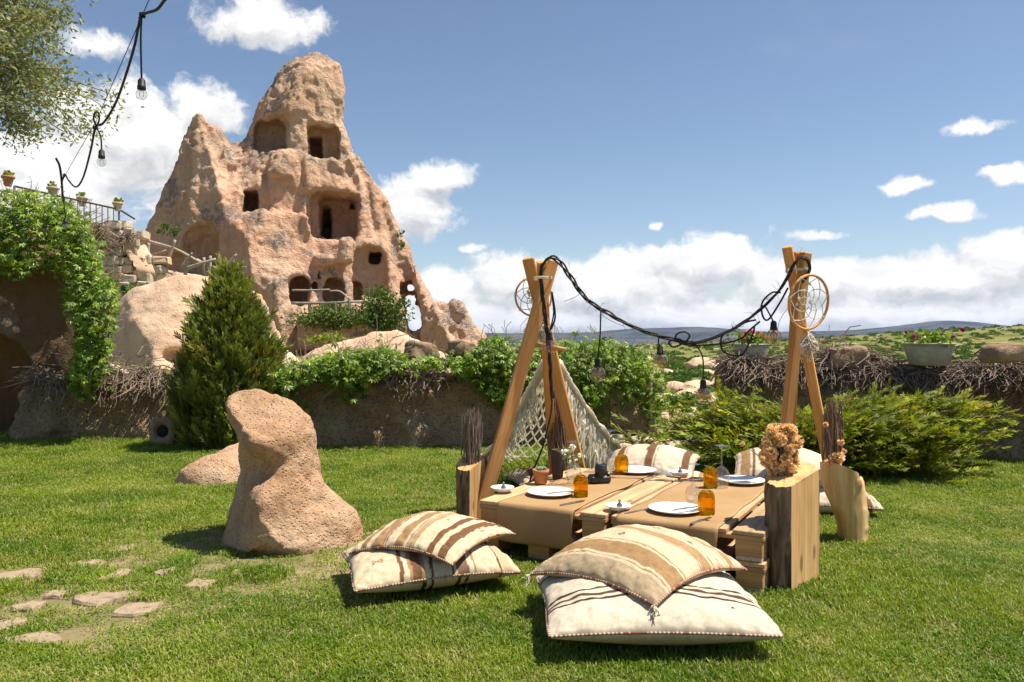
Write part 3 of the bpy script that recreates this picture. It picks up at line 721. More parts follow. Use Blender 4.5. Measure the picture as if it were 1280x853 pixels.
# ---------------------------------------------------------------- cave rock with the dark arch
def build_cave():
    v = Vox((-13.0, 8.2, -.25), (-4.4, 15.0, 4.0), .07); lean = rotm(math.radians(9), 0, 0)
    v.box((-10.7, 12.2, 1.1), (3.0, 2.9, 1.7), .4, .3); v.box((-7.4, 10.4, .95), (2.4, 1.0, 1.45), .3, .3, rot=lean)
    v.box((-6.9, 13.0, .9), (1.7, 1.3, 1.6), .3, .3); v.box((-7.0, 11.6, 1.75), (1.6, 1.2, .4), .2, .3); v.ell((-10.7, 11.8, 2.6), (2.8, 2.6, .6), .4); v.ell((-6.2, 10.0, 1.35), (.65, .8, .5), .4); v.ell((-5.55, 9.8, .6), (.5, .5, .75), .4)
    v.ell((-7.6, 9.4, 2.05), (1.7, .75, .38), .3); v.ell((-9.6, 9.3, 2.15), (2.2, .9, .45), .3)
    v.box((-6.85, 10.8, .1), (1.25, 2.2, 1.25), .8, .12, True); v.ell((-10.6, 10.0, .1), (1.0, 2.0, 1.5), .1, True)
    v.box((-5.74+2*.886, 11+2*.463, 1.5), (2.0, 7, 5), .1, .25, True, rot=rotm(0, 0, .481))
    V, Q = v.extract(); V = rough(V, Q, ((.9, .10, 3), (.2, .03, 4)))
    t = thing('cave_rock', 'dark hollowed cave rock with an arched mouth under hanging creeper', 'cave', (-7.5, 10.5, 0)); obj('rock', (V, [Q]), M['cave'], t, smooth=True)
build_cave()
# ---------------------------------------------------------------- vegetation
def leaf_tpl():
    """palmate creeper leaf: five drooping leaflets around the stalk end, Y forward, Z up"""
    V = []; F = []
    for k, (an, L) in enumerate(((-1.5, .6), (-.75, .88), (0, 1.0), (.75, .88), (1.5, .6))):
        d = np.array([math.sin(an), math.cos(an)]); p = np.array([d[1], -d[0]]); w = .2*L
        b = len(V)
        for (t, s, z) in ((.05, 0, 0), (.5, -w, -.03), (.5, 0, -.10), (.5, w, -.03), (1.0, 0, -.30)):
            q = d*t*L+p*s; V.append((q[0], q[1], z*L+.06))
        F += [(b, b+1, b+2), (b, b+2, b+3), (b+1, b+4, b+2), (b+2, b+4, b+3)]
    return np.array(V), [np.array(F)]
LEAF = leaf_tpl()
def vine(name, label, pieces, size, rng, stems=(), loose=.35, base=None):
    """pieces: (poly px, depth fn(px,py)->Y, count, thickness). Leaves at real depth, bunched in clumps"""
    pos = []
    for poly, dep, n, th in pieces:
        cl = sample_poly(poly, max(8, n//16), rng); q = cl[rng.integers(0, len(cl), n)]+rng.normal(0, 9, (n, 2))
        q2 = sample_poly(poly, n//3, rng); q = np.vstack([q[in_poly(q[:, 0], q[:, 1], poly) | (rng.uniform(size=n) < .12)], q2])
        Y = dep(q[:, 0], q[:, 1])+rng.normal(0, th, len(q)); pos.append(np.stack([(q[:, 0]-CX)/FPX*Y, Y, HC+(CY-q[:, 1])/FPX*Y], 1))
    pos = np.vstack(pos); n = len(pos); d = np.stack([rng.normal(0, .7, n), -.5+rng.normal(0, .5, n), -.25+rng.normal(0, .45, n)], 1)
    up = np.stack([rng.normal(.15, .4, n), rng.normal(-.45, .35, n), np.ones(n)], 1); s = size*rng.uniform(.6, 1.3, n)
    Mx = frames(d, rng.normal(0, .3, n), up)*s[:, None, None]
    c = rng.uniform(.5, 1.3, n)[:, None]*np.where(rng.uniform(size=(n, 1)) < .2, [1.6, 1.35, 1.0], [1, 1, 1])
    t = thing(name, label, 'creeper', base if base is not None else (pos[:, 0].mean(), pos[:, 1].mean(), pos[:, 2].min()))
    o = obj('leaves', inst(*LEAF, pos, Mx, c), M['leaf'], t); tag(o, kind='stuff')
    mb = MB()
    for st in stems: mb.add(*tube(spline([P(*q) for q in st], 5), np.linspace(.018, .008, (len(st)-1)*5+1), 5))
    k = rng.integers(0, n, n//9); P1 = pos[k]; P0 = P1+np.stack([rng.normal(0, .12, len(k)), rng.uniform(.03, .2, len(k)), rng.uniform(-.05, .25, len(k))], 1)
    V, F, sh = sticks(P0, P1, .0035, .08, rng); mb.add(V, F)
    obj('stem', mb, M['stem'], t, smooth=True)
    return t
rg = np.random.default_rng(11)
flatY = lambda y: (lambda a, b: np.full(np.shape(a), y))
wallY = lambda a, b: np.interp(a, [320, 520, 660, 830], [8.6, 8.58, 8.8, 9.2])
vine('creeper', 'bright green creeper hanging over the cave mouth', [
    ([(-40,245),(10,236),(60,243),(98,258),(116,290),(110,330),(80,345),(50,332),(25,352),(-40,330)], flatY(8.75), 2000, .22),
    ([(85,255),(112,285),(130,335),(151,368),(146,405),(138,445),(128,478),(105,490),(92,455),(96,410),(78,385),(82,330)], flatY(8.85), 2000, .2),
    ([(92,440),(130,460),(122,500),(100,505),(85,480)], flatY(8.9), 200, .15)], .064, rg,
    stems=[[(118,520,9.2),(110,450,9.2),(120,380,9.1),(100,300,9.1),(40,270,9.0)], [(150,500,9.3),(128,420,9.1),(140,370,9.0)], [(95,420,9.2),(85,340,9.1),(20,300,9.0)]])
vine('creeper', 'long green creeper growing along the top of the mud wall', [
    ([(328,478),(345,458),(380,452),(430,440),(480,432),(495,448),(480,470),(440,488),(420,474),(380,482),(345,490)], wallY, 1500, .16),
    ([(432,470),(462,465),(455,500),(425,503)], wallY, 80, .08), ([(478,432),(520,446),(580,448),(600,430),(622,418),(640,432),(640,470),(560,458),(490,462)], wallY, 950, .16),
    ([(560,455),(620,440),(650,440),(650,520),(620,508),(590,478)], wallY, 700, .16),
    ([(640,425),(662,420),(700,424),(735,428),(760,424),(800,436),(826,456),(828,480),(790,478),(750,500),(735,530),(715,500),(690,490),(650,500)], wallY, 2000, .2),
    ([(775,470),(838,470),(828,545),(815,530),(800,500),(770,515)], wallY, 260, .12), ([(735,490),(760,500),(752,545),(738,540)], wallY, 90, .1),
    ([(365,495),(392,498),(385,515),(362,508)], wallY, 24, .05)], .062, rg,
    stems=[[(335,485,8.7),(420,470,8.6),(500,465,8.6),(600,470,8.7),(700,460,8.9),(800,470,9.2)], [(752,548,9.2),(765,500,9.1),(762,460,9.0)], [(718,540,9.1),(728,490,9.0),(720,450,8.9)], [(400,500,8.6),(440,470,8.6)]])

def spray_tpl(nn, L, w, ang, rng):
    """feathery conifer branchlet along +Y"""
    V = [(-w*.5, 0, 0), (w*.5, 0, 0), (0, L, 0)]; F = [(0, 1, 2)]
    for i in range(nn):
        t = .08+.88*i/nn; s = 1 if i % 2 else -1; l = L*.42*(1-t*.65)*rng.uniform(.7, 1.2); a = ang*rng.uniform(.7, 1.25); ro = rng.normal(0, .75)
        d = np.array([s*math.sin(a)*math.cos(ro), math.cos(a), math.sin(a)*math.sin(ro)]); b = np.array([0, t*L, 0]); p = np.array([-d[1]*s, d[0]*s, 0])*w
        k = len(V); V += [tuple(b-p*.6), tuple(b+p*.6), tuple(b+d*l*.6+p*.7), tuple(b+d*l), tuple(b+d*l*.6-p*.7)]; F += [(k, k+1, k+2), (k, k+2, k+4), (k+4, k+2, k+3)]
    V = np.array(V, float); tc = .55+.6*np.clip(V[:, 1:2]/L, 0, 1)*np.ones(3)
    return V, [np.array(F)], tc
def conifer_cone():
    rng = np.random.default_rng(5); b = np.array([-3.02, 8.55, 0]); Hh = 1.84
    tv, tf, tc = spray_tpl(16, 1.0, .035, .55, rng)
    t = thing('conical_juniper', 'dense green conical juniper standing against the garden wall', 'shrub', b)
    def rad(z): return np.interp(z/Hh, [0, .15, .35, .55, .7, .85, 1], [.40, .46, .46, .37, .26, .13, .02])
    n = 6500; z = Hh*rng.beta(1.15, 1.5, n)*1.02; a = rng.uniform(0, 6.283, n)
    lob = 1+.22*vnoise(np.stack([np.cos(a)*2.2, np.sin(a)*2.2, z*3.2], 1))+.12*vnoise(np.stack([np.cos(a)*6, np.sin(a)*6, z*8], 1))
    rr = rad(z)*lob*np.clip(1-np.abs(rng.normal(0, .16, n)), .2, 1.05)
    pos = b+np.stack([rr*np.cos(a), rr*np.sin(a), z], 1)
    d = np.stack([np.cos(a)*.55+rng.normal(0, .22, n), np.sin(a)*.55+rng.normal(0, .22, n), .95+rng.normal(0, .2, n)], 1)
    s = rng.uniform(.11, .22, n)*np.interp(z/Hh, [0, .8, 1.05], [1, 1, .75])*np.where(rng.uniform(size=n) < .12, 1.5, 1)
    Mx = frames(d, rng.uniform(0, 6.28, n))*s[:, None, None]
    c = (rng.uniform(.7, 1.25, n)*(1+.3*vnoise(pos*4)))[:, None]*np.where(rng.uniform(size=(n, 1)) < .25, [1.45, 1.25, .9], [1, 1, 1])*np.where(rng.uniform(size=(n, 1)) < .03, [1.4, .8, .9], [1, 1, 1])
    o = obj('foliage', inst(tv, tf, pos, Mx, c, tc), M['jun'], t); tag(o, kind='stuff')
    mb = MB().add(*tube([b+np.array([0, 0, -.05]), b+np.array([.02, 0, .8]), b+np.array([0, 0, 1.7])], [.06, .04, .01], 8))
    for i in range(40):
        an = rng.uniform(0, 6.28); z0 = rng.uniform(.1, 1.3); e = b+np.array([math.cos(an)*rad(z0+.3)*.75, math.sin(an)*rad(z0+.3)*.75, z0+.35])
        mb.add(*tube([b+np.array([0, 0, z0]), (b+e)/2+np.array([0, 0, z0*.4]), e], [.015, .01, .004], 5))
    obj('trunk', mb, M['bark'], t, smooth=True)
conifer_cone()
def spreading_juniper():
    rng = np.random.default_rng(6); b = np.array([2.72, 7.15, 0])
    tv, tf, tc = spray_tpl(16, 1.0, .04, .6, rng)
    t = thing('spreading_juniper', 'low spreading yellow-green juniper with layered feathery branches', 'shrub', b)
    mb = MB(); pos = []; dr = []; sz = []; cc = []
    for i in range(300):
        an = rng.uniform(0, 6.283); el = rng.uniform(.0, .62)**1.0; lat = abs(math.cos(an))
        L = rng.uniform(.5, .95)*(.82+.95*lat)*(1.0-.42*el)
        if math.cos(an) < -.3: L *= .66
        elif math.cos(an) > .3: L *= .9
        if math.sin(an) > .5: L *= .7
        d0 = np.array([math.cos(an), math.sin(an)*.72, 0]); st = b+d0*.1+np.array([rng.normal(0, .25), rng.normal(0, .15), .05])
        ts = np.linspace(0, 1, 9); top = min(L*math.sin(el)*.95, .44)+.07
        path = st+d0*(L*ts*math.cos(el))[:, None]+np.array([0, 0, 1])*((top*np.sin(ts*1.75))[:, None])
        path += np.array([-.1, 0, .06])*(np.clip(-d0[0], 0, 1)*ts**2)[:, None]
        mb.add(*tube(path, np.linspace(.016, .003, 9), 4))
        m = int(38*L); tt = rng.uniform(.3, 1, m)**.8; q = np.stack([np.interp(tt, ts, path[:, k]) for k in range(3)], 1)
        q += rng.normal(0, .055, (m, 3)); q[:, 2] = np.maximum(q[:, 2], .03)
        dd = d0*.85+np.stack([rng.normal(0, .45, m), rng.normal(0, .45, m), rng.normal(.22, .22, m)], 1)
        pos.append(q); dr.append(dd); sz.append(rng.uniform(.10, .20, m)); cc.append(rng.uniform(.6, 1.3)*rng.uniform(.7, 1.25, m)*(.5+.7*tt))  # inner sprays coloured darker, tips brighter: the bush's inner shade is in the colour
    pos = np.vstack(pos); dr = np.vstack(dr); sz = np.concatenate(sz); cc = np.concatenate(cc); n = len(pos)
    Mx = frames(dr, rng.normal(0, .5, n))*sz[:, None, None]
    c = cc[:, None]*np.where(rng.uniform(size=(n, 1)) < .22, [1.5, 1.3, .8], [1, 1, 1])*np.where(rng.uniform(size=(n, 1)) < .04, [1.3, .75, .9], [1, 1, 1])*np.clip(.35+pos[:, 2:3]*1.25, .4, 1.0)**0
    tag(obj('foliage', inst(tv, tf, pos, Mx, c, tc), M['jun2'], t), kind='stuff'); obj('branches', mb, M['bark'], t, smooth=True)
spreading_juniper()

def leafy_shrub(name, label, c, r, n, leafsize, mat, rng, cat='shrub', group=None, stem=True, ztop=None):
    """loose shrub: small two-face leaves in clumps through an ellipsoid"""
    c = np.asarray(c, float); r = np.asarray(r, float); k = max(6, n//40)
    cl = rng.normal(size=(k, 3)); cl /= np.linalg.norm(cl, axis=1)[:, None]; cl *= rng.uniform(.35, .95, (k, 1)); 
    q = cl[rng.integers(0, k, n)]+rng.normal(0, .17, (n, 3)); pos = c+q*r; pos[:, 2] = np.maximum(pos[:, 2], c[2]-r[2])
    tv = np.array([(0, 0, 0), (-.28, .5, .06), (.28, .5, .06), (0, 1, -.1)]); tf = [np.array([(0, 2, 1), (1, 2, 3)])]
    d = q+rng.normal(0, .7, (n, 3)); Mx = frames(d, rng.uniform(0, 6.28, n))*(leafsize*rng.uniform(.6, 1.3, n))[:, None, None]
    t = thing(name, label, cat, (c[0], c[1], c[2]-r[2]), group=group)
    tag(obj('foliage', inst(tv, tf, pos, Mx, rng.uniform(.6, 1.3, n)[:, None]*np.ones(3)), mat, t), kind='stuff')
    if stem:
        b = c-np.array([0, 0, r[2]]); e = c+cl*r*.9; m = len(e); P0 = np.repeat(b[None], m, 0)+rng.normal(0, .03, (m, 3))*r
        obj('stems', sticks(P0, e, .01*max(1, r[0]), .06, rng), M['stem'], t)
    return t
for (px, py, d, rx, rz, n, lab) in ((480,391,39.4,1.2,1.15,3200,'round green bush on the cave terrace beside the log rail'),(418,397,39.2,2.1,.6,3600,'low green hedge growing under the log rail of the cave terrace'),
        (208,288,40.0,.55,.3,160,'small dry bush on the shoulder of the pointed rock'),(168,362,26.5,.45,.3,200,'little bush at the foot of the terrace stonework'),(502,300,41.5,.3,.5,120,'dry tuft growing on the cone flank above the niche')):
    leafy_shrub('shrub', lab, P(px, py, d), (rx, rx*.6, rz), n, .17, M['shrub'], rg)
leafy_shrub('weed_patch', 'pale weeds on the slope below the cave terrace hedge', P(420, 425, 34), (1.3, .6, .25), 350, .2, M['jun2'], rg, 'weeds')
leafy_shrub('weed_patch', 'green plants growing behind the wall beside the conical juniper', P(170, 457, 9.9), (.75, .2, .09), 260, .07, M['leaf'], rg, 'weeds')
leafy_shrub('weed_patch', 'low green weeds beside the stones behind the white net', P(790, 552, 8.6), (.45, .25, .12), 160, .06, M['jun2'], rg, 'weeds')

def silver_tree():
    rng = np.random.default_rng(9); b = np.array([-8.6, 11.8, 2.2]); t = thing('silver_tree', 'silver-leaved tree leaning out over the creeper and cave', 'tree', b)
    mb = MB(); mb.add(*tube(spline([b+np.array([0, 0, -.3]), b+np.array([.1, -.1, 1.0]), b+np.array([.3, -.5, 2.0]), b+np.array([.2, -.7, 3.2]), b+np.array([.1, -.9, 4.4])], 5), np.linspace(.2, .06, 21), 9))
    cl = []
    crown = [(-260,-160),(60,-160),(85,-90),(95,-10),(88,15),(70,45),(100,75),(118,105),(112,135),(95,165),(78,150),(60,178),(30,200),(12,165),(-40,150),(-120,180),(-260,100)]
    q = sample_poly(crown, 300, rng); Y = 10.6+rng.normal(0, .75, len(q)); cl = np.stack([(q[:, 0]-CX)/FPX*Y, Y, HC+(CY-q[:, 1])/FPX*Y], 1)
    pos = []; dr = []
    for c in cl:
        s0 = b+np.array([.25, -.5, rng.uniform(1.2, 4.0)]); mid = (s0+c)/2+np.array([0, 0, rng.uniform(.0, .4)]); pth = spline([s0, mid, c, c+np.array([rng.uniform(.0, .35), rng.normal(0, .15), rng.uniform(-.35, .02)])], 4)
        mb.add(*tube(pth, np.linspace(.016, .002, len(pth)), 4))
        m = 150; tt = rng.uniform(5, len(pth)-1, m); k = np.stack([np.interp(tt, np.arange(len(pth)), pth[:, a]) for a in range(3)], 1); pos.append(k+rng.normal(0, .1, (m, 3)))
        dr.append(np.array([.4, 0, -.25])+rng.normal(0, .7, (m, 3)))
    pos = np.vstack(pos); dr = np.vstack(dr); n = len(pos); tv = np.array([(0, 0, 0), (-.19, .5, .04), (.19, .5, .04), (0, 1, -.06)]); tf = [np.array([(0, 2, 1), (1, 2, 3)])]
    Mx = frames(dr, rng.uniform(0, 6.28, n))*(rng.uniform(.05, .095, n))[:, None, None]
    tag(obj('crown', inst(tv, tf, pos, Mx, rng.uniform(.6, 1.3, n)[:, None]*np.ones(3)), M['oliv'], t), kind='stuff'); obj('trunk', mb, M['bark'], t, smooth=True)
silver_tree()

def scatter(name, pts, rots, scl, protos, label, cat):
    """one 'stuff' object: prototypes instanced on points by geometry nodes"""
    pc = bpy.data.collections.new(name+'_prototypes')
    for o in protos: pc.objects.link(o)
    me = bpy.data.meshes.new(name); me.vertices.add(len(pts)); me.vertices.foreach_set('co', np.asarray(pts, np.float32).ravel())
    for nm, a in (('rot', rots), ('scl', scl)):
        at = me.attributes.new(nm, 'FLOAT_VECTOR', 'POINT'); at.data.foreach_set('vector', np.asarray(a, np.float32).ravel())
    o = bpy.data.objects.new(name, me); C.objects.link(o); tag(o, label, cat, kind='stuff')
    ng = bpy.data.node_groups.new(name, 'GeometryNodeTree')
    ng.interface.new_socket('Geometry', in_out='INPUT', socket_type='NodeSocketGeometry'); ng.interface.new_socket('Geometry', in_out='OUTPUT', socket_type='NodeSocketGeometry')
    N = ng.nodes; gi = N.new('NodeGroupInput'); go = N.new('NodeGroupOutput'); ip = N.new('GeometryNodeInstanceOnPoints'); ci = N.new('GeometryNodeCollectionInfo')
    ci.inputs[0].default_value = pc; ci.inputs[1].default_value = True; ci.inputs[2].default_value = True
    L = ng.links; L.new(gi.outputs[0], ip.inputs['Points']); L.new(ci.outputs[0], ip.inputs['Instance']); ip.inputs['Pick Instance'].default_value = True
    for nm, sk in (('rot', 'Rotation'), ('scl', 'Scale')):
        na = N.new('GeometryNodeInputNamedAttribute'); na.data_type = 'FLOAT_VECTOR'; na.inputs[0].default_value = nm; L.new(na.outputs[0], ip.inputs[sk])
    L.new(ip.outputs[0], go.inputs[0]); md = o.modifiers.new('scatter', 'NODES'); md.node_group = ng
    return o
def build_grass():
    rng = np.random.default_rng(3); protos = []
    for k in range(11):
        m = 26 if k < 9 else 14; ang = rng.uniform(0, 6.28, m); r = .05*np.sqrt(rng.uniform(0, 1, m)); base = np.stack([r*np.cos(ang), r*np.sin(ang), np.zeros(m)], 1)
        h = rng.uniform(.55, 1.15, m)*.035; az = rng.uniform(0, 6.28, m); lean = rng.uniform(.15, .9, m); w = rng.uniform(.0016, .0028, m)
        d = np.stack([np.cos(az), np.sin(az), 0*az], 1); s = np.stack([-np.sin(az), np.cos(az), 0*az], 1)*w[:, None]; up = np.array([0, 0, 1.0])
        mid = base+up*(h*.6)[:, None]+d*(h*lean*.3)[:, None]; tip = base+up*(h*(1-.25*lean))[:, None]+d*(h*lean*.95)[:, None]
        V = np.stack([base-s, base+s, mid+s*.8, mid-s*.8, tip], 1).reshape(-1, 3); i = np.arange(m)[:, None]*5
        me = new_mesh('grass_tuft', V, [i+np.array([0, 1, 2, 3]), i+np.array([3, 2, 4])], M['grass' if k < 9 else 'straw']); protos.append(bpy.data.objects.new('grass_tuft', me))
    pts = []
    for (y0, y1, den) in ((1.6, 3.2, 1500), (3.2, 4.6, 1150), (4.6, 6.2, 820), (6.2, 9.7, 620)):
        x1 = .74*y1+1.0; n = int(den*2*x1*(y1-y0)); q = np.stack([rng.uniform(-x1, x1, n), rng.uniform(y0, y1, n)], 1); pts.append(q[np.abs(q[:, 0]) < .74*q[:, 1]+1.0])
    q = np.vstack(pts); q = q[in_poly(q[:, 0], q[:, 1], LAWN)]; n = len(q)
    keep = np.ones(n, bool); worn = np.zeros(n)
    for (x, y, w, h) in FLAGS:
        c = G(x, y); rx = w*c[1]/FPX; ry = h*c[1]**2/(FPX*HC); e = np.hypot((q[:, 0]-c[0])/rx, (q[:, 1]-c[1])/ry)
        keep &= (e > .66)
        worn = np.maximum(worn, np.clip(1.8-e*.5, 0, 1))
    e = np.hypot((q[:, 0]+1.22)/.75, (q[:, 1]-4.35)/.55); worn = np.maximum(worn, np.clip(1.7-e, 0, 1))
    pa = .5+.5*vnoise(np.stack([q[:, 0]*4, q[:, 1]*4, q[:, 0]*0], 1)); keep &= ~((worn > .3) & (rng.uniform(size=n) < worn*.85*(pa > .4)))
    q, worn, pa = q[keep], worn[keep], pa[keep]; n = len(q)
    big = vnoise(np.stack([q[:, 0]*1.1, q[:, 1]*1.1, q[:, 0]*0+5], 1)); hs = (.80+.42*big)*(1+.35*worn*(pa < .5)-.35*worn*(pa > .5))*rng.uniform(.75, 1.2, n)*np.interp(q[:, 1], [2, 6, 9], [1, 1.15, 1.45])
    sc = np.stack([rng.uniform(.85, 1.2, n)*np.interp(q[:, 1], [2, 9], [1, 1.35])]*2+[hs], 1)
    rot = np.stack([rng.normal(0, .1, n), rng.normal(0, .1, n), rng.uniform(0, 6.28, n)], 1)
    scatter('grass', np.column_stack([q, np.full(n, -.008)]), rot, sc, protos, 'short sunlit lawn grass covering the garden', 'grass')
build_grass()
def build_far_shrubs():
    rng = np.random.default_rng(8); protos = []
    tv = np.array([(0, 0, 0), (-.4, .5, .06), (.4, .5, .06), (0, 1, -.1)]); tf = [np.array([(0, 2, 1), (1, 2, 3)])]
    for k in range(5):
        n = 170; q = rng.normal(size=(n, 3)); q /= np.linalg.norm(q, axis=1)[:, None]; q *= rng.uniform(.5, 1.0, (n, 1)); q[:, 2] = np.abs(q[:, 2])*rng.uniform(.6, .9)
        V, F, c = inst(tv, tf, q, frames(q+rng.normal(0, .5, (n, 3)), rng.uniform(0, 6.3, n))*rng.uniform(.18, .4, n)[:, None, None], rng.uniform(.6, 1.3, n)[:, None]*np.ones(3))
        protos.append(bpy.data.objects.new('bush', new_mesh('bush', V, F, M['shrub'], c)))
    n = 5200; D = np.exp(rng.uniform(math.log(24), math.log(900), n)); a = rng.uniform(-.1, .66, n); X, Y = np.sin(a)*D, np.cos(a)*D
    pa = vnoise(np.stack([X/30, Y/30, 0*X], 1)); k = (pa > -.25) | (rng.uniform(size=n) < .3); k &= (X/Y > .02) & ((D > 60) | (rng.uniform(size=len(D)) < .35)); X, Y, D = X[k], Y[k], D[k]; n = len(X)
    s = rng.uniform(.35, 1.2, n)*np.interp(D, [25, 100, 900], [.6, 1.0, 2.2])
    scatter('far_shrubs', np.stack([X, Y, land_h(X, Y)-.05], 1), np.stack([0*X, 0*X, rng.uniform(0, 6.3, n)], 1), np.stack([s, s, s*rng.uniform(.6, 1.0, n)], 1), protos, 'scattered dark green shrubs over the dry valley', 'shrubs')
build_far_shrubs()
def valley_rocks():
    spots = [(845,438,48,.9),(862,452,40,.8),(890,440,70,1.3),(905,452,55,1.2),(838,470,30,.5),(852,482,27,.4),(845,500,24,.38),(868,462,45,.9),(880,472,33,.5),(1010,436,60,1.5),(1095,452,45,1.0),(1220,432,80,1.6),(1150,448,50,.9),(860,520,22,.3),(915,438,90,1.8),(834,446,36,.7),(848,458,30,.6),(872,446,52,1.0),(836,512,21,.25),(856,492,25,.4),(898,462,36,.6),(830,428,75,1.4),(880,430,95,2.0),(930,446,60,1.0),(1130,440,70,1.2),(1200,446,55,.9),(1260,438,75,1.4)]
    for i, (x, y, d, r) in enumerate(spots):
        p = P(x, y, d); z = land_h(p[:1], p[1:2])[0]
        tag(obj('valley_rock', boulder((p[0], p[1], z+r*.1), (r*1.3, r, r*.62), 60+i, 4, rot=i), M['rock2'], smooth=True), 'pale rounded rock lying on the valley slope beyond the garden', 'rock', 'pale rocks on the valley slope')
valley_rocks()

# ---------------------------------------------------------------- brushwood, wall stones, wall pots
def thatch(name, label, pts, n, z, over, rng, L=(.25, .6), r=.006, mat='twig', back=.45):
    """dry sticks laid across a wall top, drooping over its front edge"""
    pts = np.array(pts); seg = np.linalg.norm(np.diff(pts, axis=0), axis=1); cs = np.concatenate([[0], np.cumsum(seg)]); u = rng.uniform(0, cs[-1], n)
    x = np.interp(u, cs, pts[:, 0]); y = np.interp(u, cs, pts[:, 1]); dx = np.interp(u+.05, cs, pts[:, 0])-np.interp(u-.05, cs, pts[:, 0]); dy = np.interp(u+.05, cs, pts[:, 1])-np.interp(u-.05, cs, pts[:, 1])
    l = np.hypot(dx, dy); tx, ty = dx/l, dy/l; nx, ny = ty, -tx; f = rng.uniform(-back, .12, n)
    z0 = z+rng.gamma(2.0, .022, n)*np.clip(1+1.2*vnoise(np.stack([u*2.2, 0*u, 0*u], 1)), .25, 2)*1.3; Ls = rng.uniform(*L, n)
    P0 = np.stack([x+nx*f, y+ny*f, z0], 1); sd = rng.normal(0, .55, n)
    d = np.stack([nx*.75+tx*sd, ny*.75+ty*sd, -over*(f > -.15)*rng.uniform(.2, 1.3, n)+rng.normal(.0, .18, n)], 1); d /= np.linalg.norm(d, axis=1)[:, None]
    mb = MB(); mb.add(*sticks(P0, P0+d*Ls[:, None], r*rng.uniform(.6, 1.4, n), .07, rng))
    m = n//3; P0 = P0[:m]+np.array([0, 0, .02]); d2 = np.stack([tx[:m], ty[:m], rng.normal(0, .14, m)], 1)*rng.choice([-1, 1], (m, 1)); mb.add(*sticks(P0, P0+d2*Ls[:m, None]*.8, r, .1, rng))
    return tag(obj(name, mb, M[mat]), label, 'brushwood', kind='stuff')
thatch('brushwood', 'dry grey brushwood piled along the top of the right hand wall', RW, 8500, .78, .75, rg, (.12, .36), r=.0060)
thatch('brushwood', 'dry brown brushwood hanging over the wall beside the cave', [(-5.5, 9.12), (-4.4, 9.17), (-3.3, 9.17)], 620, .62, .9, rg, (.2, .42))
thatch('brushwood', 'patch of dry brushwood showing between creeper leaves on the wall', [(-1.4, 8.7), (-.72, 8.72)], 260, .72, 1.0, rg, (.2, .38))
thatch('brushwood', 'dry brushwood edge along the terrace below the iron railing', [(-14.0, 27.0), (-15.2, 29.4), (-14.2, 29.8)], 300, 4.75, .7, rg, (.4, .9), .016)
for i, (lab, px, py, d, r) in enumerate((
    ('square brown stone on the brushwood next to the dreamcatcher', 1060, 447, 8.35, (.21, .15, .12)), ('long dark stone on the brushwood beside the petunia pot', 1264, 441, 7.2, (.24, .15, .085)),
    ('pale-topped brown stone on the wall creeper in front of the rock slope', 526, 440, 8.85, (.17, .15, .11)), ('jagged reddish stone on the wall creeper below the rock fin', 578, 437, 8.85, (.15, .13, .09)),
    ('grey slab stone on the brushwood wall under the hanging creeper', 141, 467, 9.35, (.24, .2, .11)), ('flat brown stone on the brushwood wall next to the juniper', 190, 470, 9.35, (.2, .18, .07)),
    ('pale round stone among the creeper behind the white net', 733, 437, 9.2, (.1, .1, .06)), ('small tan stone lying on the brushwood behind the right tripod', 1088, 447, 8.3, (.11, .1, .08)), ('pale broken stone on the brushwood by the zinc geranium pot', 1037, 450, 8.6, (.1, .1, .06)))):
    p = P(px, py, d)
    if i in (0, 1, 2, 3):
        v, f = ico(4); v = np.sign(v)*np.abs(v)**.45; v = v/np.abs(v).max(0); v = v+normals(v, f)*(.14*fbm(v*1.7+i*5, 5))[:, None]; v[:, 2] += (.12, .1, -.25, -.3)[i]*v[:, 0]; v[:, 0] *= 1-.18*v[:, 2]; sh = ((v*np.array(r))@rotm(0, 0, .3*i-.1).T+p, [f])
    else: sh = boulder(p, r, 80+i, 4, amp=.2, rot=i*.7)
    tag(obj('wall_stone', sh, M['wstone' if i in (0, 1, 2, 3) else 'masonry' if i in (4, 6, 8) else 'cave'], smooth=True), lab, 'stone')
for i, (px, py, rx, ry, rz) in enumerate(((800,553,.2,.15,.07),(832,556,.26,.14,.05),(868,553,.2,.13,.05),(783,560,.12,.1,.06),(812,565,.14,.1,.04),(770,552,.14,.12,.09),(850,566,.1,.08,.03))):
    p = G(px, py, .02); tag(obj('footing_stone', boulder(p, (rx, ry, rz), 120+i, 3, rot=i), M['masonry'], smooth=True), 'pale flat rubble stone at the foot of the wall behind the net', 'stone', 'rubble stones at the wall foot')
tag(obj('white_post', tube([G(812, 548)+np.array([0, -.1, -.05]), G(812, 548)+np.array([.0, -.1, .5]), G(812, 548)+np.array([-.01, -.1, .85])], [.022, .02, .018], 10), M['masonry'], smooth=True), 'pale thin post standing at the end of the creeper wall', 'post')

